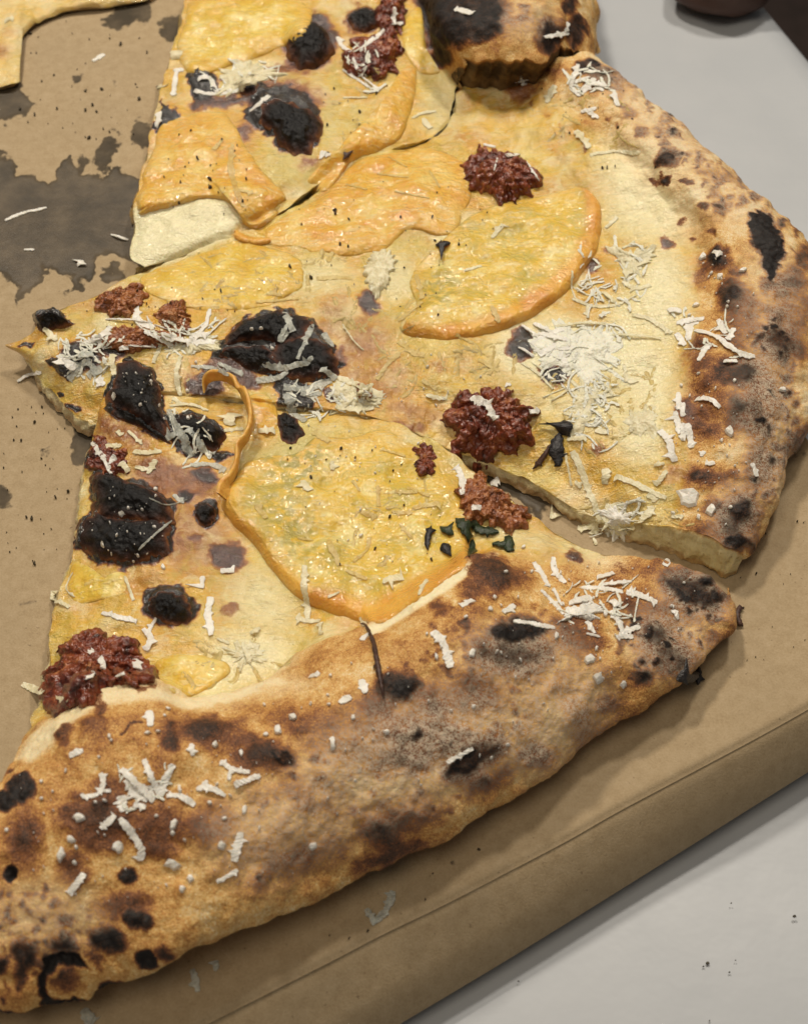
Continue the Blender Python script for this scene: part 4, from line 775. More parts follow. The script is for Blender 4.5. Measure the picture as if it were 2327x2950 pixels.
# ------------------------------------------------------------------ grated cheese
G = {
 'crust_heap': 'in the heap on the nearest crust', 'crust_mid': 'along the browned nearest crust', 'crust_right': 'on the right end of the nearest crust',
 'far_crust': 'on the brown bulge of the right crust', 'far_top': 'on the far end of the right crust', 'cut': 'along the open cut by the gap',
 'pool': 'melted between half-moon squash and crust', 'round': 'on the large round squash', 'center': 'on the big charred patch', 'tip': 'at the charred slice tip',
 'black': 'across the long black blister', 'left': 'by the charred left cut', 'slab': 'melted on the flat orange squash', 'far': 'on the far bubbled slice', 'meat': 'on the dark sausage', 'board': 'dropped on the cardboard'}
S, K, ME, GR = 'shred', 'shred_cream', 'shred_melt', 'shred_grey'
SH = [
 ('crust_heap', 7, S, [([(830, 640), (900, 800), (920, 860)], 40), ([(1000, 670), (950, 760), (930, 850)], 45), ([(700, 695), (800, 790), (890, 880)], 55), ([(720, 760), (790, 840), (850, 880)], 50), ([(700, 850), (720, 940)], 70), ([(660, 960), (580, 1040)], 45), ([(690, 980), (770, 1080), (810, 1150), (810, 1225)], 55), ([(580, 720), (600, 780), (570, 840)], 35), ([(600, 820), (640, 825)], 25), ([(570, 840), (490, 860), (470, 840)], 30), ([(960, 850), (1040, 850), (1120, 910)], 40), ([(1035, 790), (1040, 840)], 22), ([(1130, 810), (1200, 800), (1300, 850)], 40), ([(1190, 760), (1190, 820)], 30), ([(1270, 650), (1350, 700), (1440, 715)], 30), ([(1330, 690), (1320, 760)], 25), ([(1350, 790), (1430, 760), (1500, 735)], 50), ([(740, 830), (830, 860)], 45), ([(870, 790), (880, 870)], 40), ([(770, 900), (840, 920)], 36), ([(1390, 1060), (1350, 1230)], 50), ([(490, 1300), (400, 1420)], 45), ([(1370, 1280), (1250, 1350)], 32)]),
 ('crust_mid', 8, S, [([(1100, 660), (1250, 580)], 30), ([(610, 180), (630, 260)], 50), ([(480, 315), (545, 275)], 44), ([(310, 160), (370, 150)], 45), ([(440, 510), (445, 590)], 30)]),
 ('crust_mid', 7, S, [([(860, 360), (870, 450)], 50), ([(400, 620), (480, 590)], 40), ([(1105, 550), (1108, 620)], 34)]),
 ('crust_mid', 5, S, [([(1020, 1770), (1080, 1840), (1120, 1980)], 58), ([(1180, 1625), (1250, 1590)], 44), ([(1420, 1660), (1490, 1620)], 40), ([(600, 1820), (660, 1780)], 36)]),
 ('crust_right', 6, S, [([(130, 1440), (170, 1500), (210, 1580)], 45), ([(240, 1410), (260, 1500), (310, 1560)], 42), ([(170, 1600), (250, 1680), (300, 1740)], 30), ([(240, 1590), (290, 1690)], 20), ([(310, 1720), (430, 1720), (500, 1690)], 66), ([(330, 1680), (460, 1640)], 56), ([(400, 1590), (520, 1590), (640, 1610)], 45), ([(520, 1570), (690, 1550)], 30), ([(490, 1530), (590, 1500)], 40), ([(660, 1610), (750, 1640), (840, 1670)], 52), ([(570, 1720), (620, 1790), (650, 1860)], 40), ([(640, 1840), (740, 1810)], 45), ([(600, 1870), (700, 1870)], 40), ([(430, 1780), (480, 1850)], 35), ([(430, 1850), (510, 1870)], 18), ([(10, 1780), (100, 1790), (250, 1820)], 38), ([(570, 1660), (630, 1690)], 48), ([(935, 1715), (960, 1770)], 36)]),
 ('far_crust', 3, S, [([(900, 1780), (980, 1790)], 40), ([(950, 1860), (1110, 1830)], 48), ([(1020, 1840), (1020, 1960)], 56), ([(950, 1920), (1000, 1990)], 45), ([(1060, 1900), (1180, 1940), (1240, 1990), (1330, 2040), (1400, 2050)], 40), ([(1190, 1840), (1240, 1920)], 50), ([(1280, 1890), (1250, 1960)], 40), ([(1150, 1980), (1110, 2020), (1080, 2080)], 42), ([(1220, 2080), (1300, 2080)], 30), ([(1160, 1450), (1215, 1460)], 32)]),
 ('far_crust', 6, S, [([(960, 460), (960, 560)], 35), ([(940, 570), (970, 700)], 42), ([(990, 520), (980, 600)], 30), ([(1010, 640), (1040, 780)], 45), ([(980, 640), (990, 740)], 35), ([(850, 680), (900, 740), (940, 860)], 52), ([(1060, 500), (1140, 500), (1200, 550)], 28), ([(1385, 870), (1415, 945)], 34), ([(1090, 830), (1110, 800)], 26), ([(1115, 875), (1170, 865)], 30)]),
 ('far_top', 3, S, [([(380, 370), (340, 500)], 30), ([(340, 500), (400, 550)], 35), ([(380, 400), (510, 410)], 25), ([(400, 540), (480, 450)], 36), ([(450, 480), (550, 490)], 35), ([(480, 500), (530, 520)], 30), ([(590, 530), (610, 610)], 40), ([(360, 470), (450, 440)], 24), ([(400, 640), (490, 620)], 35), ([(440, 650), (500, 680)], 25), ([(20, 480), (100, 460)], 40), ([(50, 440), (70, 490)], 30)]),
 ('far_top', 3, K, [([(250, 490), (200, 590)], 40), ([(370, 750), (410, 800), (450, 850)], 40), ([(450, 890), (600, 870), (740, 880)], 28)]),
 ('cut', 6, K, [([(350, 800), (400, 900), (440, 1020), (480, 1120), (510, 1200)], 46), ([(400, 1010), (370, 970)], 30), ([(600, 940), (700, 980), (800, 1030), (890, 1070)], 45), ([(790, 1040), (840, 1080)], 60), ([(890, 910), (830, 1000)], 35), ([(540, 900), (540, 990)], 55), ([(310, 810), (345, 1000)], 16), ([(520, 1170), (590, 1220), (660, 1250)], 55), ([(540, 1130), (650, 1110)], 50), ([(650, 1260), (740, 1200), (820, 1120)], 46), ([(380, 1240), (480, 1240), (490, 1280)], 42), ([(490, 1200), (460, 1280)], 35), ([(920, 1175), (990, 1175)], 25), ([(820, 880), (880, 870)], 25), ([(620, 1130), (640, 1240)], 40), ([(560, 1250), (640, 1280)], 30), ([(470, 1300), (490, 1340)], 20), ([(220, 1180), (280, 1165)], 36)]),
 ('pool', 3, K, [([(540, 1310), (610, 1250)], 25), ([(820, 1410), (740, 1540)], 40), ([(580, 1420), (640, 1490), (680, 1560)], 45), ([(640, 1430), (710, 1390)], 20), ([(640, 1620), (720, 1660), (800, 1640)], 35), ([(350, 1650), (440, 1700), (520, 1690)], 16), ([(350, 1560), (345, 1650), (370, 1720)], 14), ([(350, 1720), (460, 1760), (600, 1760)], 28), ([(520, 1680), (600, 1740)], 25), ([(440, 1750), (440, 1830)], 25), ([(640, 1560), (700, 1560)], 55), ([(600, 1760), (720, 1700)], 14), ([(700, 1810), (800, 1840), (920, 1920)], 36), ([(540, 1420), (620, 1450)], 18), ([(700, 1540), (790, 1500)], 22)]),
 ('pool', 6, S, [([(110, 180), (220, 120), (330, 90)], 40), ([(160, 250), (260, 180)], 44), ([(130, 210), (240, 250)], 40), ([(220, 290), (330, 230)], 40), ([(60, 70), (150, 140)], 30), ([(40, 200), (130, 250)], 18), ([(130, 60), (240, 120)], 30), ([(300, 260), (320, 330)], 40), ([(150, 120), (330, 160)], 36), ([(200, 210), (360, 200)], 36)]),
 ('pool', 6, K, [([(250, 80), (420, 60), (560, 70)], 24), ([(560, 130), (700, 130), (860, 150)], 20), ([(400, 430), (440, 540), (420, 640)], 34), ([(430, 440), (540, 420), (580, 480)], 20), ([(380, 560), (520, 580)], 26), ([(480, 680), (560, 690)], 34), ([(320, 730), (430, 720)], 32), ([(60, 290), (160, 360), (240, 440)], 18), ([(120, 290), (190, 340)], 14), ([(230, 510), (340, 440)], 12), ([(180, 490), (320, 430)], 10), ([(680, 380), (690, 410)], 38), ([(650, 300), (660, 400)], 24), ([(400, 640), (520, 590)], 14), ([(300, 580), (400, 610)], 26), ([(690, 560), (690, 690)], 22), ([(770, 530), (770, 680)], 20)]),
 ('round', 5, K, [([(280, 1390), (275, 1520), (295, 1600), (300, 1700)], 40), ([(230, 1690), (300, 1710), (370, 1710)], 38), ([(370, 1720), (370, 1790)], 28), ([(980, 1470), (940, 1560)], 25), ([(415, 1575), (480, 1545)], 20), ([(270, 900), (310, 960)], 44), ([(440, 790), (440, 840)], 36), ([(730, 1480), (850, 1460)], 60), ([(600, 1690), (620, 1740)], 30)]),
 ('round', 5, ME, [([(700, 930), (710, 1050)], 30), ([(800, 960), (930, 970)], 30), ([(600, 1080), (700, 1110)], 38), ([(780, 1080), (900, 1090)], 30), ([(240, 1230), (330, 1245)], 20), ([(420, 1240), (480, 1390)], 46), ([(650, 1230), (640, 1300), (560, 1370)], 25), ([(870, 940), (1000, 990)], 30), ([(900, 1060), (1060, 1030)], 40), ([(560, 900), (600, 960)], 24), ([(520, 1420), (640, 1470)], 30), ([(830, 1150), (900, 1230)], 24), ([(330, 620), (420, 680)], 40), ([(720, 720), (860, 760)], 24), ([(0, 1040), (60, 1120)], 40)]),
 ('meat', 5, S, [([(1150, 820), (1190, 870), (1190, 980)], 42), ([(1350, 920), (1400, 890)], 42), ([(1240, 420), (1330, 460)], 46), ([(1320, 440), (1380, 550)], 48), ([(1575, 505), (1630, 495)], 38), ([(1240, 1060), (1300, 1050)], 36), ([(1440, 340), (1470, 350)], 26)]),
 ('meat', 7, S, [([(510, 30), (545, 15)], 36), ([(575, 50), (600, 120)], 40), ([(490, 180), (545, 140)], 50), ([(780, 60), (800, 120)], 50), ([(680, 155), (720, 145)], 30)]),
 ('meat', 2, S, [([(1310, 830), (1380, 845)], 20), ([(1440, 895), (1510, 885)], 38), ([(1390, 910), (1370, 980)], 12), ([(1560, 930), (1640, 1050)], 12), ([(800, 40), (790, 140)], 28), ([(790, 130), (850, 130)], 24), ([(740, 180), (650, 240), (600, 290)], 34), ([(470, 210), (490, 260), (550, 295)], 34)]),
 ('center', 5, GR, [([(0, 320), (100, 310), (160, 300)], 35), ([(40, 230), (150, 250), (260, 230), (330, 190)], 45), ([(330, 0), (280, 110), (240, 200)], 36), ([(180, 10), (130, 100)], 30), ([(390, 50), (440, 130)], 46), ([(160, 360), (300, 370), (430, 320)], 56), ([(170, 400), (220, 520)], 56), ([(220, 520), (290, 560)], 42), ([(260, 400), (380, 400)], 40), ([(380, 250), (460, 320)], 50)]),
 ('center', 4, GR, [([(1100, 510), (1220, 520), (1320, 560)], 34), ([(1260, 490), (1400, 560)], 34), ([(1480, 600), (1600, 580), (1660, 540)], 34), ([(1640, 200), (1690, 310)], 50), ([(1660, 310), (1610, 370)], 32)]),
 ('center', 5, K, [([(470, 310), (600, 350), (730, 420)], 46), ([(460, 470), (560, 490), (680, 480)], 46), ([(500, 0), (560, 90), (620, 150)], 10), ([(980, 410), (1100, 430)], 28), ([(560, 400), (600, 480)], 40), ([(640, 420), (720, 440)], 40)]),
 ('center', 5, ME, [([(820, 100), (900, 160), (970, 180)], 44), ([(830, 160), (750, 240), (700, 320)], 36), ([(1280, 200), (1400, 270)], 30), ([(1400, 200), (1340, 290)], 26), ([(1150, 60), (1250, 110)], 26), ([(960, 320), (1040, 380)], 26)]),
 ('tip', 4, S, [([(470, 380), (560, 350), (640, 280)], 38), ([(540, 330), (610, 400)], 46), ([(360, 470), (440, 520)], 56), ([(690, 410), (740, 400)], 25), ([(340, 500), (360, 440)], 40), ([(560, 580), (600, 620)], 46), ([(790, 170), (800, 250), (890, 290)], 48), ([(610, 240), (740, 240), (880, 260)], 12), ([(890, 270), (1000, 300), (1150, 290)], 12), ([(1210, 180), (1180, 280), (1120, 330)], 28), ([(830, 310), (900, 340), (1000, 390)], 38), ([(930, 330), (1100, 370), (1250, 370)], 50), ([(990, 400), (1150, 400)], 32), ([(1090, 340), (1210, 320)], 40), ([(740, 390), (900, 400)], 12)]),
 ('tip', 4, GR, [([(400, 590), (450, 520), (500, 480)], 56), ([(500, 560), (590, 520)], 50), ([(450, 450), (540, 440)], 40), ([(500, 470), (560, 560)], 40)]),
 ('tip', 4, K, [([(640, 440), (660, 560)], 42), ([(930, 390), (880, 490)], 30), ([(1040, 450), (1020, 560), (1040, 680)], 32), ([(980, 740), (1090, 730), (1200, 765)], 25), ([(1000, 690), (1050, 740)], 25), ([(250, 290), (330, 360)], 40)]),
 ('black', 4, GR, [([(970, 760), (1030, 880), (1110, 1030)], 56), ([(960, 930), (1030, 890)], 46), ([(1080, 870), (1130, 920)], 46), ([(1130, 900), (1170, 990), (1240, 1010)], 48), ([(1100, 1080), (1200, 1075), (1300, 1110)], 42), ([(1000, 1250), (1060, 1300)], 26), ([(860, 1270), (960, 1310), (1080, 1280)], 7), ([(800, 1570), (880, 1490), (990, 1400)], 16)]),
 ('black', 4, K, [([(1330, 780), (1310, 850)], 70), ([(1290, 880), (1400, 870)], 30), ([(1490, 880), (1580, 870)], 38), ([(770, 1000), (850, 1010), (930, 1000)], 38)]),
 ('left', 4, S, [([(530, 950), (600, 1040), (640, 1130)], 36), ([(660, 1020), (630, 1080)], 32), ([(1170, 1720), (1160, 1790)], 42), ([(1270, 1690), (1350, 1690)], 42), ([(1210, 1840), (1200, 1940), (1220, 2060)], 52), ([(590, 1930), (700, 1960), (790, 1980)], 38), ([(830, 2020), (870, 2080), (840, 2150)], 44), ([(900, 1960), (850, 2060)], 28)]),
 ('left', 4, K, [([(610, 970), (700, 970)], 38), ([(850, 1130), (900, 1050)], 38), ([(700, 1060), (740, 1120)], 38), ([(680, 880), (700, 910)], 30), ([(740, 880), (820, 960)], 22), ([(780, 1090), (880, 1110)], 32), ([(720, 1720), (770, 1860)], 22), ([(300, 1860), (340, 1800)], 50), ([(300, 1840), (400, 1900)], 36), ([(420, 1700), (380, 1790), (430, 1840)], 12), ([(1250, 2080), (1320, 2110)], 20), ([(1390, 2130), (1480, 2120)], 42), ([(1440, 2050), (1500, 2020)], 28), ([(1400, 2100), (1440, 2220)], 30), ([(130, 2340), (250, 2390)], 44), ([(330, 2415), (390, 2440)], 34)]),
 ('slab', 2, ME, [([(760, 900), (870, 960)], 18), ([(700, 1000), (880, 1020)], 18), ([(440, 1450), (420, 1510)], 34), ([(920, 1580), (960, 1720)], 28), ([(820, 1850), (960, 1740)], 26), ([(350, 1600), (560, 1600)], 44), ([(60, 1690), (150, 1700)], 28), ([(0, 1740), (250, 1720)], 24), ([(1360, 1760), (1400, 1860)], 34), ([(520, 1060), (640, 1090)], 18), ([(1000, 980), (1060, 1080)], 16), ([(800, 1100), (1000, 1140)], 16)]),
 ('slab', 2, K, [([(720, 1450), (690, 1570)], 70), ([(700, 1560), (680, 1680)], 56), ([(1360, 1370), (1420, 1290)], 30), ([(1200, 1560), (1300, 1530)], 24)]),
 ('far', 2, S, [([(560, 330), (600, 430)], 24), ([(640, 380), (590, 440)], 18), ([(500, 400), (580, 450), (650, 500)], 18), ([(600, 430), (700, 510)], 14), ([(1150, 45), (1250, 75)], 38), ([(370, 880), (430, 890)], 28), ([(400, 870), (370, 915)], 20), ([(1660, 210), (1800, 190)], 26), ([(1780, 180), (1800, 130)], 30)]),
 ('far', 2, K, [([(900, 680), (960, 650), (1040, 640)], 22), ([(960, 680), (1000, 740)], 36), ([(720, 500), (640, 540)], 14), ([(500, 560), (640, 560)], 14)]),
 ('far', 1, S, [([(1550, 550), (1440, 640)], 32), ([(1120, 520), (1240, 540), (1380, 520)], 32), ([(1140, 450), (1200, 440)], 46), ([(1220, 450), (1250, 530)], 30), ([(1280, 430), (1340, 520)], 40), ([(900, 730), (930, 640)], 26), ([(1020, 400), (1000, 550)], 32), ([(1000, 400), (1060, 400)], 36)]),
 ('far', 1, K, [([(1310, 430), (1500, 380)], 56), ([(1010, 290), (1010, 340)], 70), ([(910, 490), (960, 490)], 44), ([(1340, 350), (1440, 380)], 40), ([(30, 110), (80, 100)], 36)]),
 ('far', 1, ME, [([(1340, 830), (1330, 1000), (1400, 1190)], 40), ([(1370, 1090), (1460, 1110)], 26), ([(1230, 860), (1280, 800)], 26)]),
 ('board', 1, S, [([(30, 1270), (120, 1230), (270, 1195)], 24), ([(640, 1350), (740, 1380)], 18), ([(140, 1440), (200, 1435)], 14), ([(445, 1530), (475, 1500)], 30), ([(535, 350), (600, 310)], 34)]),
 ('board', 4, S, [([(100, 600), (170, 560), (240, 545)], 24)]),
 ('board', 8, GR, [([(640, 1500), (690, 1590)], 42), ([(690, 1580), (760, 1490), (790, 1400)], 46)]),
 ('board', 7, GR, [([(1110, 1850), (1140, 1980)], 42), ([(1240, 1800), (1240, 1860)], 36), ([(480, 2080), (540, 2164)], 70)]),
]
SHREDS = []
for g, k, m, lst in SH:
    for pts, w in lst:
        th = {'shred': .20, 'shred_cream': .17, 'shred_melt': .14, 'shred_grey': .2}[m]
        arch = 0 if m == ME else random.choice([0, 0, .15, .5])
        o = strip('cheese_shred', T(k, pts), w/2*.86, M[m], th, arch=arch, zoff=.12, rag=.5, taper=.7, spurs=2 if w > 24 else 1, sm=False)
        SHREDS.append((o, g, np.mean(T(k, pts), 0), np.linalg.norm(np.diff(T(k, pts), axis=0), axis=1).sum(), w/2, len(pts)))
def mass(k, pts, mat, label, th=.2, rg=.25, lumps=.30):
    rg *= 1.9
    o = patch('melted_cheese', T(k, pts), M[mat], th, .15, 30, 130, disp=lambda P, s_, Q: lumps*(.7*fbm(P, 500, 3, .6, 4.)+.35*fbm(P, 1500, 2, .5, 8.)), shift=4, smooth_it=3, edge_p=6, rough=.3, ragged=rg)
    tag(o, label, 'melted cheese', 'melted cheese patches')
mass(6, [(120, 110), (250, 60), (400, 70), (520, 60), (600, 110), (600, 220), (620, 330), (500, 350), (430, 390), (340, 330), (250, 290), (170, 250), (110, 200)], 'shred_pool', 'whitest melted cheese patch, spread over a char spot right of the half-moon squash')
mass(6, [(380, 390), (560, 400), (600, 470), (480, 520), (450, 640), (390, 650), (360, 560)], 'shred_cream', 'cream melted cheese patch below the whitest patch', .25, .4)
mass(6, [(690, 560), (830, 540), (830, 700), (720, 700), (660, 640)], 'shred_cream', 'faint cream cheese patch beside the right crust slope', .12, .3, .25)
mass(5, [(470, 330), (600, 340), (730, 420), (660, 490), (560, 480), (450, 460)], 'shred_cream', 'cream cheese patch around the tiny sausage bit', .2, .35)
mass(4, [(930, 330), (1080, 340), (1230, 330), (1240, 400), (1100, 430), (980, 400)], 'shred_cream', 'cream cheese patch between the tip crumbles and the big char', .2, .4)
mass(3, [(600, 1420), (700, 1440), (780, 1430), (730, 1560), (650, 1580), (600, 1500)], 'shred_cream', 'cream cheese patch right of the half-moon squash rind', .25, .45)
mass(2, [(640, 1480), (740, 1430), (800, 1480), (780, 1600), (700, 1690), (640, 1620)], 'shred_cream', 'pale cheese lump below the flat orange squash', .8, .2, .3)
mass(1, [(1280, 430), (1400, 350), (1520, 370), (1620, 420), (1500, 450), (1360, 520), (1280, 530)], 'shred_cream', 'cream cheese patch between charred bubbles of the far slice', .4, .3)
mass(7, [(1320, 0), (1450, -20), (1500, 60), (1420, 110), (1340, 60)], 'shred_cream', 'cream cheese patch in the hollow behind the nearest crust', .2, .5)
mass(6, [(330, 1700), (420, 1680), (500, 1700), (480, 1760), (380, 1750), (310, 1760)], 'shred', 'white cheese clump on the right end of the nearest crust', .4, .5)
mass(6, [(530, 1140), (640, 1120), (690, 1180), (650, 1280), (560, 1240)], 'shred', 'white cheese clump hanging at the open cut', .5, .45)
# chips of cheese: flat irregular flakes
def flake_mesh(px, py, rx, ry, rot, th, n=9):
    a = np.linspace(0, 2*math.pi, n, endpoint=False); r = 1+rng.uniform(-.35, .2, n); c, s_ = math.cos(rot), math.sin(rot)
    x, y = rx*r*np.cos(a), ry*r*np.sin(a); Q = np.stack([px+x*c-y*s_, py+x*s_+y*c], -1)
    B = np.array([hit(*q)[0] for q in Q]); B[:, 2] += .0001
    T_ = B.mean(0)+(B-B.mean(0))*.8; T_[:, 2] += th*.001; top = T_.mean(0)+np.array([0, 0, th*.0003])
    V = np.concatenate([B, T_, top[None]]); i = np.arange(n); j = (i+1) % n
    F = np.concatenate([np.stack([i, j, n+j, n+i], -1), np.stack([n+i, n+j, np.full(n, 2*n), np.full(n, 2*n)], -1)])
    return V, F
def tri_join(parts):
    V, F, o = [], [], 0
    for v, f in parts:
        V.append(v); q = f+o; F.append(np.concatenate([q[:, [0, 1, 2]], q[f[:, 2] != f[:, 3]][:, [0, 2, 3]]])); o += len(v)
    return np.concatenate(V), np.concatenate(F)
FL = [('crust_heap', 7, [(455, 980, 38, 26), (680, 1150, 32, 36), (410, 1105, 32, 18), (355, 1190, 24, 46), (430, 1240, 14, 14), (440, 1150, 12, 14), (995, 1250, 54, 32), (1280, 1140, 26, 26), (1000, 1020, 26, 34), (1100, 1330, 22, 26), (1050, 1390, 22, 20), (1410, 930, 16, 32), (1210, 895, 16, 12), (995, 1070, 14, 14), (1065, 1110, 12, 10), (550, 890, 12, 10), (900, 970, 16, 8), (1295, 985, 16, 10), (240, 770, 12, 10), (40, 1050, 14, 14), (240, 870, 12, 10), (305, 830, 8, 8)]),
      ('crust_mid', 7, [(1240, 560, 22, 22), (1600, 470, 22, 24), (1390, 605, 14, 26), (850, 490, 20, 10), (1690, 400, 20, 20), (630, 510, 12, 14), (950, 390, 10, 8), (1530, 500, 14, 10), (570, 630, 10, 8), (970, 350, 20, 8)]),
      ('crust_mid', 8, [(215, 400, 26, 18), (125, 480, 22, 26), (560, 400, 16, 16), (755, 490, 22, 14), (330, 1145, 28, 24), (60, 500, 14, 12), (430, 160, 12, 8), (1255, 340, 14, 14), (1450, 560, 14, 8)]),
      ('crust_mid', 5, [(1245, 1900, 20, 26), (1350, 1645, 16, 14), (1040, 1920, 10, 24), (1210, 1690, 16, 10), (985, 1790, 8, 10), (1375, 1575, 12, 14), (1440, 1430, 14, 8)]),
      ('crust_right', 6, [(540, 1740, 14, 20), (920, 1695, 14, 8), (260, 1865, 14, 26), (450, 2000, 30, 32), (500, 2110, 30, 40), (645, 2150, 24, 20), (895, 1445, 26, 24), (490, 1940, 10, 16), (510, 2000, 8, 12), (650, 1560, 20, 20), (70, 1355, 14, 10)]),
      ('far_crust', 6, [(1020, 1070, 76, 60), (1145, 1140, 28, 38), (1255, 690, 26, 32), (1560, 450, 24, 12), (1285, 395, 12, 10), (1075, 355, 12, 5), (1260, 1125, 14, 8), (1210, 740, 10, 12), (1240, 830, 8, 8), (1075, 1180, 14, 20)]),
      ('far_crust', 3, [(1100, 1480, 24, 20), (1200, 1595, 22, 14), (1330, 1560, 26, 12), (1060, 1760, 22, 12), (1150, 1575, 12, 8), (1300, 1770, 10, 6), (1240, 1770, 12, 8)]),
      ('left', 4, [(700, 1365, 18, 20), (590, 1540, 10, 24), (890, 1440, 12, 10), (795, 1605, 10, 10), (895, 1220, 14, 10), (940, 1670, 16, 16), (740, 1330, 8, 8), (770, 1640, 8, 6)]),
      ('center', 4, [(1450, 300, 10, 10), (1505, 295, 12, 8), (1570, 410, 14, 10), (810, 735, 12, 8), (655, 685, 14, 26), (870, 600, 10, 8), (1085, 810, 12, 10), (1080, 655, 14, 10), (1130, 490, 10, 8)])]
FLAKES = []
for g, k, lst in FL:
    for (x, y, rx, ry) in lst:
        p = T(k, [(x, y)])[0]; V, F = flake_mesh(p[0], p[1], rx/2, ry/2, random.uniform(-.3, .3), .5 if rx > 20 else .35)
        V, F = tri_join([(V, F)]); o = mesh_obj('cheese_flake', V, F, M['shred'], smoothf=False)
        FLAKES.append((o, g, p, max(rx, ry)))
ONES = 'zeroth first second third fourth fifth sixth seventh eighth ninth tenth eleventh twelfth thirteenth fourteenth fifteenth sixteenth seventeenth eighteenth nineteenth'.split()
def ordinal(i):
    if i < 20: return ONES[i]
    t_ = {2: 'twent', 3: 'thirt', 4: 'fort', 5: 'fift', 6: 'sixt'}[i//10]
    return t_+'ieth' if i % 10 == 0 else t_+'y-'+ONES[i % 10]
CN = {'grated_cheese': 'white', 'grated_cheese_cream': 'cream', 'melted_cheese': 'melted yellow', 'grated_cheese_grey': 'translucent grey'}
for g, place in G.items():
    L_ = sorted([q for q in SHREDS if q[1] == g], key=lambda q: q[2][0])
    for i_, (o, _, p, ln, w, n_) in enumerate(L_):
        sz = 'long' if ln > 75 else 'short' if ln < 38 else 'medium'; wd = 'broad' if w > 22 else 'thin' if w < 11 else ''
        pos = 'leftmost' if i_ == 0 else 'rightmost' if i_ == len(L_)-1 else ordinal(i_+1)+' from left'
        tag(o, ' '.join(f"{sz} {wd} {CN[o.data.materials[0].name]} shred, {pos} {place}".split()), 'cheese shred', 'shreds '+place)
    L_ = sorted([q for q in FLAKES if q[1] == g], key=lambda q: q[2][0])
    for i_, (o, _, p, r_) in enumerate(L_):
        sz = 'large' if r_ > 40 else 'tiny' if r_ < 15 else 'small'
        pos = 'leftmost' if i_ == 0 else 'rightmost' if i_ == len(L_)-1 else ordinal(i_+1)+' from left'
        tag(o, f"{sz} white flake, {pos} {place}", 'cheese flake', 'flakes '+place)
# fine crumbs nobody could count
def scatter(name, mat, label, regs, th):
    parts = []
    for k, poly, n, r0, r1 in regs:
        pl = T(k, poly); lo, hi = pl.min(0), pl.max(0); c = 0
        while c < n:
            q = rng.uniform(lo, hi, (60, 2)); q = q[sdf(q, pl) > 0]
            for p in q[:n-c]:
                r = r0*(r1/r0)**(rng.uniform()**2.2)
                parts.append(flake_mesh(p[0], p[1], r*rng.uniform(.8, 1.8), r*.8, rng.uniform(0, 3), th*min(1, r/4), 6)); c += 1
    V, F = tri_join(parts); o = mesh_obj(name, V, F, mat, smoothf=False); o['kind'] = 'stuff'; o['label'] = label; return o
scatter('cheese_crumbs', M['shred'], 'tiny white cheese crumbs scattered over crust and cheese', [
 (7, [(100, 700), (900, 450), (1700, 300), (1700, 1300), (900, 1500), (300, 1500), (50, 1200)], 90, 1.5, 5), (8, [(0, 200), (600, 50), (1600, -300), (1700, 500), (900, 900), (0, 1100)], 80, 1.5, 5), (6, [(100, 1400), (1100, 1450), (1200, 1750), (500, 2150), (-300, 2100)], 80, 1.5, 5), (6, [(950, 400), (1350, 400), (1400, 900), (1200, 1300), (900, 1150)], 50, 1.5, 5), (3, [(1050, 1450), (1400, 1500), (1400, 2000), (1000, 1900)], 30, 1.5, 5), (5, [(100, 400), (700, 200), (1500, 100), (1000, 600), (1100, 1300), (500, 1400)], 50, 1.5, 5), (4, [(600, 480), (900, 560), (1250, 900), (950, 900)], 30, 1.5, 4), (4, [(450, 1150), (950, 1250), (950, 1600), (550, 1600)], 40, 1.2, 4)], .4)
scatter('pepper_specks', M['pepper'], 'dark pepper and herb specks sprinkled over pizza and cardboard', [
 (1, [(900, 700), (1300, 700), (1600, 1100), (1350, 1300), (850, 1150)], 30, 1.6, 5), (2, [(100, 1250), (900, 950), (1500, 1300), (1300, 1900), (200, 1700)], 45, 1.4, 5), (1, [(150, 100), (900, 150), (850, 700), (700, 850), (100, 800)], 45, 1.4, 5), (4, [(20, 500), (380, 800), (420, 1400), (350, 1700), (20, 1700)], 40, 1.4, 4.5), (3, [(0, 500), (700, 500), (900, 1000), (400, 1000)], 20, 1.4, 4.5), (5, [(100, 700), (1000, 700), (1100, 1400), (300, 1400)], 30, 1.4, 5), (6, [(1200, 1500), (1700, 1000), (1700, 1900), (1300, 2164)], 14, 1.4, 4), (4, [(420, 50), (1700, 50), (1600, 200), (500, 300)], 26, 1.4, 5), (2, [(250, 380), (800, 420), (700, 700), (400, 900)], 16, 1.6, 5), (8, [(400, 1650), (1600, 900), (1700, 1100), (700, 1750)], 8, 1.6, 4)], .5)
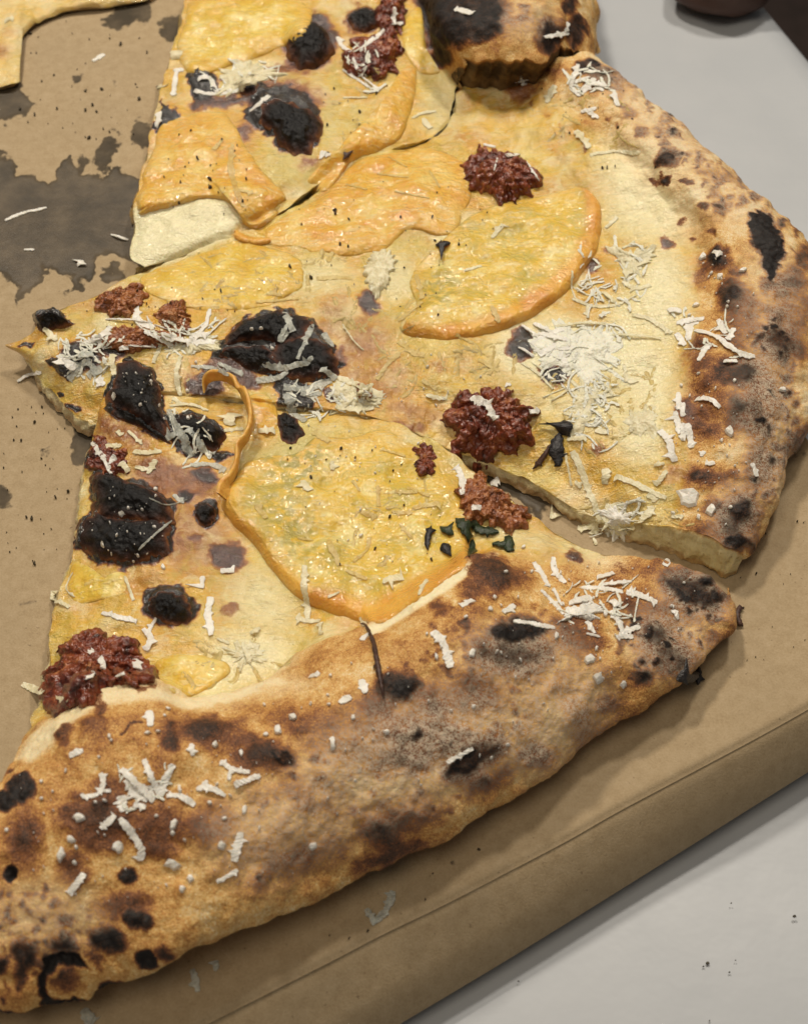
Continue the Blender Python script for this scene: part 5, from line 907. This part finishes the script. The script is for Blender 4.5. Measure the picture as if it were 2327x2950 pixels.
# melted strands fused with the cheese
parts = []
for k, poly, n in [(6, [(60, 330), (600, 380), (820, 300), (850, 760), (600, 900), (330, 780), (200, 470)], 60), (5, [(700, 60), (1450, 80), (1500, 300), (1100, 330), (760, 380)], 40), (2, [(0, 1450), (800, 1480), (1000, 1850), (700, 2000), (300, 1800), (0, 1750)], 45), (1, [(950, 1500), (1700, 1430), (1700, 1800), (1250, 1830), (1000, 1680)], 30), (7, [(950, 0), (1700, -100), (1700, 100), (1100, 250)], 26), (6, [(200, 1050), (900, 1080), (1000, 1220), (500, 1200)], 26), (3, [(100, 450), (700, 600), (700, 900), (200, 800)], 20), (2, [(450, 380), (800, 420), (500, 900), (420, 700)], 14), (5, [(300, 950), (1050, 900), (1100, 1350), (500, 1450)], 14), (4, [(950, 430), (1100, 430), (1050, 750), (960, 760)], 12)]:
    pl = T(k, poly); c = 0
    while c < n*.55:
        p = rng.uniform(pl.min(0), pl.max(0))
        if sdf(p[None], pl)[0] < 0: continue
        a = rng.uniform(0, math.pi); l = rng.uniform(14, 40); b = rng.uniform(-.5, .5); d = np.array([math.cos(a), math.sin(a)]); e = np.array([-d[1], d[0]])
        parts.append(strip_mesh([p-d*l, p+e*b*l*.5, p+d*l], rng.uniform(7, 18), .14, zoff=-.07, rag=.6, spurs=1)); c += 1
fine = []
for k, poly, n in [(6, [(60, 60), (300, 40), (640, 90), (640, 380), (500, 560), (330, 480), (180, 330)], 95), (3, [(380, 1440), (700, 1380), (820, 1480), (760, 1700), (560, 1850), (340, 1760)], 50), (6, [(350, 400), (600, 420), (560, 780), (300, 760)], 40), (5, [(150, 340), (480, 320), (740, 420), (560, 520), (180, 560)], 42), (4, [(330, 360), (640, 270), (760, 420), (640, 600), (400, 590)], 45), (4, [(800, 260), (1250, 250), (1260, 420), (900, 460)], 34), (4, [(960, 740), (1130, 760), (1320, 1080), (1050, 1080)], 16), (1, [(1120, 430), (1500, 340), (1650, 420), (1300, 540)], 24), (6, [(480, 1100), (740, 1080), (760, 1250), (480, 1290)], 24), (6, [(280, 1560), (700, 1540), (760, 1880), (300, 1780)], 26), (7, [(640, 680), (1020, 660), (960, 880), (660, 980)], 14), (3, [(320, 380), (560, 380), (560, 570), (330, 540)], 18), (3, [(920, 1780), (1350, 1830), (1380, 2080), (1000, 2040)], 14), (2, [(480, 250), (700, 260), (700, 520), (520, 470)], 14)]:
    pl = T(k, poly); c = 0
    while c < n:
        p = rng.uniform(pl.min(0), pl.max(0))
        if sdf(p[None], pl)[0] < 0: continue
        a = rng.uniform(0, math.pi); l = rng.uniform(8, 22)*(1 if rng.uniform() < .7 else 1.9); b = rng.uniform(-.8, .8); d = np.array([math.cos(a), math.sin(a)]); e = np.array([-d[1], d[0]])
        fine.append(strip_mesh([p-d*l, p+e*b*l*.5, p+d*l], rng.uniform(3, 9), .12, zoff=rng.uniform(.02, .4), rag=.6, spurs=1)); c += 1
Vf, Ff = tri_join(fine); o = mesh_obj('fine_cheese_shreds', Vf, Ff, M['shred_pool'], smoothf=False); o['kind'] = 'stuff'; o['label'] = 'fine white cheese shreds lying in matted clumps on the topping'
V, F = tri_join(parts); o = mesh_obj('melted_strands', V, F, M['shred_melt']); o['kind'] = 'stuff'; o['label'] = 'melted cheese strands fused into the yellow topping'

# ------------------------------------------------------------------ herbs and stems
def herb(k, pts, w, mat, label, name='herb_leaf', cat='herb', grp=None, th=.3, arch=.5):
    o = strip(name, T(k, pts), w/2*1.6, M[mat], th, arch=arch, zoff=.25, rag=.45, bow=.3, taper=.08, tpow=2.5, spurs=2); tag(o, label, cat, grp)
HG = 'green herb leaves by the round squash'; HL = 'dark green herb leaf in the bunch beside the reddish sausage'
for pts, w, d_ in [([(1150, 1120), (1200, 1160), (1230, 1210)], 48, 'farthest leaf of the bunch, arched'), ([(1180, 1180), (1250, 1220)], 40, 'left inner leaf of the bunch'), ([(1230, 1160), (1330, 1190), (1400, 1200)], 40, 'longest leaf, across the middle of the bunch'), ([(1250, 1240), (1230, 1340)], 32, 'leaf pointing at the camera'), ([(1460, 1220), (1450, 1310)], 44, 'rightmost broad leaf'), ([(1360, 1265), (1470, 1270)], 28, 'leaf level with the rightmost one'), ([(1200, 1130), (1290, 1160)], 26, 'narrow leaf under the arched one')]: herb(5, pts, w, 'herb', 'dark green herb, '+d_, grp=HG)
herb(5, [(1010, 1165), (990, 1230), (990, 1300)], 28, 'herb_dark', 'small blackish herb stalk lying on the large round squash')
herb(5, [(1060, 1170), (1140, 1210)], 32, 'herb', 'narrow green herb leaf on the rim of the round squash')
herb(5, [(1060, 1300), (1110, 1270)], 46, 'herb_dark', 'wilted dark herb bit sunk in the round squash')
herb(6, [(300, 625), (280, 700)], 66, 'herb_dark', 'black charred leaf right of the big sausage lump', arch=1.2)
herb(6, [(280, 690), (250, 800), (280, 885)], 52, 'herb_dark', 'lower charred leaf hanging from the black leaf', arch=.8)
herb(6, [(235, 750), (170, 850), (120, 905)], 18, 'stem', 'thin dark stem beside the charred leaf', 'herb_twig', 'herb twig')
herb(6, [(1310, 1690), (1298, 1760), (1332, 1812)], 24, 'stem', 'brown burnt scrap sticking out of the near crust end', 'crust_scrap', 'scrap')
herb(9, [(950, 185), (1070, 125)], 60, 'herb_dark', 'dark burnt leaf poking out under the near crust')
herb(9, [(1078, 105), (1070, 212)], 24, 'herb_dark', 'upturned end of the burnt leaf under the near crust')
herb(5, [(620, 1725), (668, 1800), (695, 1930), (720, 2050), (735, 2160)], 20, 'stem', 'thin dark stem lying across the nearest crust', 'herb_twig', 'herb twig', th=.9, arch=.1)
herb(2, [(1035, 1410), (1120, 1400)], 26, 'herb_dark', 'small dark herb flake on the pale half-moon squash')
herb(2, [(500, 920), (560, 865)], 12, 'stem', 'tiny brown thread on the folded squash strip', 'herb_twig', 'herb twig')

# ------------------------------------------------------------------ dark thing over the far table edge
c = W(2088, -66, ZT+7)
a = np.linspace(0, 2*math.pi, 40, endpoint=False); b = np.linspace(0, math.pi, 22)
dirs = np.stack([np.sin(b)[:, None]*np.cos(a)[None], np.sin(b)[:, None]*np.sin(a)[None], np.cos(b)[:, None]*np.ones(40)], -1)
P = c+dirs*np.array([.0150, .0130, .0080]); P += dirs*.0015*fbm(dirs, 1.3, 2)[..., None]
o = mesh_obj('bag', P.reshape(-1, 3), grid_faces(22, 40, True), M['dark']); tag(o, 'dark brown rounded bag-like bundle lying over the far edge of the white table', 'bag')
sp = []
for x, y, r in [(1630, 1545, 11), (1265, 1470, 5), (1130, 1815, 12), (1105, 1835, 6), (1255, 1868, 6), (40, 1920, 5), (1140, 2148, 5), (1290, 1800, 4)]:
    p = T(9, [(x, y)])[0]; a = np.linspace(0, 2*math.pi, 8, endpoint=False); q = np.stack([p[0]+r*.5*np.cos(a)*(1+.3*np.sin(3*a)), p[1]+r*.4*np.sin(a)], -1)
    B = W(q[:, 0], q[:, 1], np.full(8, ZT+.9)); Tp = B.mean(0)+(B-B.mean(0))*.7; Tp[:, 2] += .0002; i_ = np.arange(8); j_ = (i_+1) % 8
    sp.append((np.concatenate([B, Tp, Tp.mean(0)[None]]), np.concatenate([np.stack([i_, j_, 8+j_, 8+i_], -1), np.stack([8+i_, 8+j_, np.full(8, 16), np.full(8, 16)], -1)])))
V, F = tri_join(sp); o = mesh_obj('table_crumbs', V, F, M['pepper'], smoothf=False); o['kind'] = 'stuff'; o['label'] = 'tiny dark specks lying on the white table'
print('tris', sum(len(m.loops)-2*len(m.polygons) for m in bpy.data.meshes))
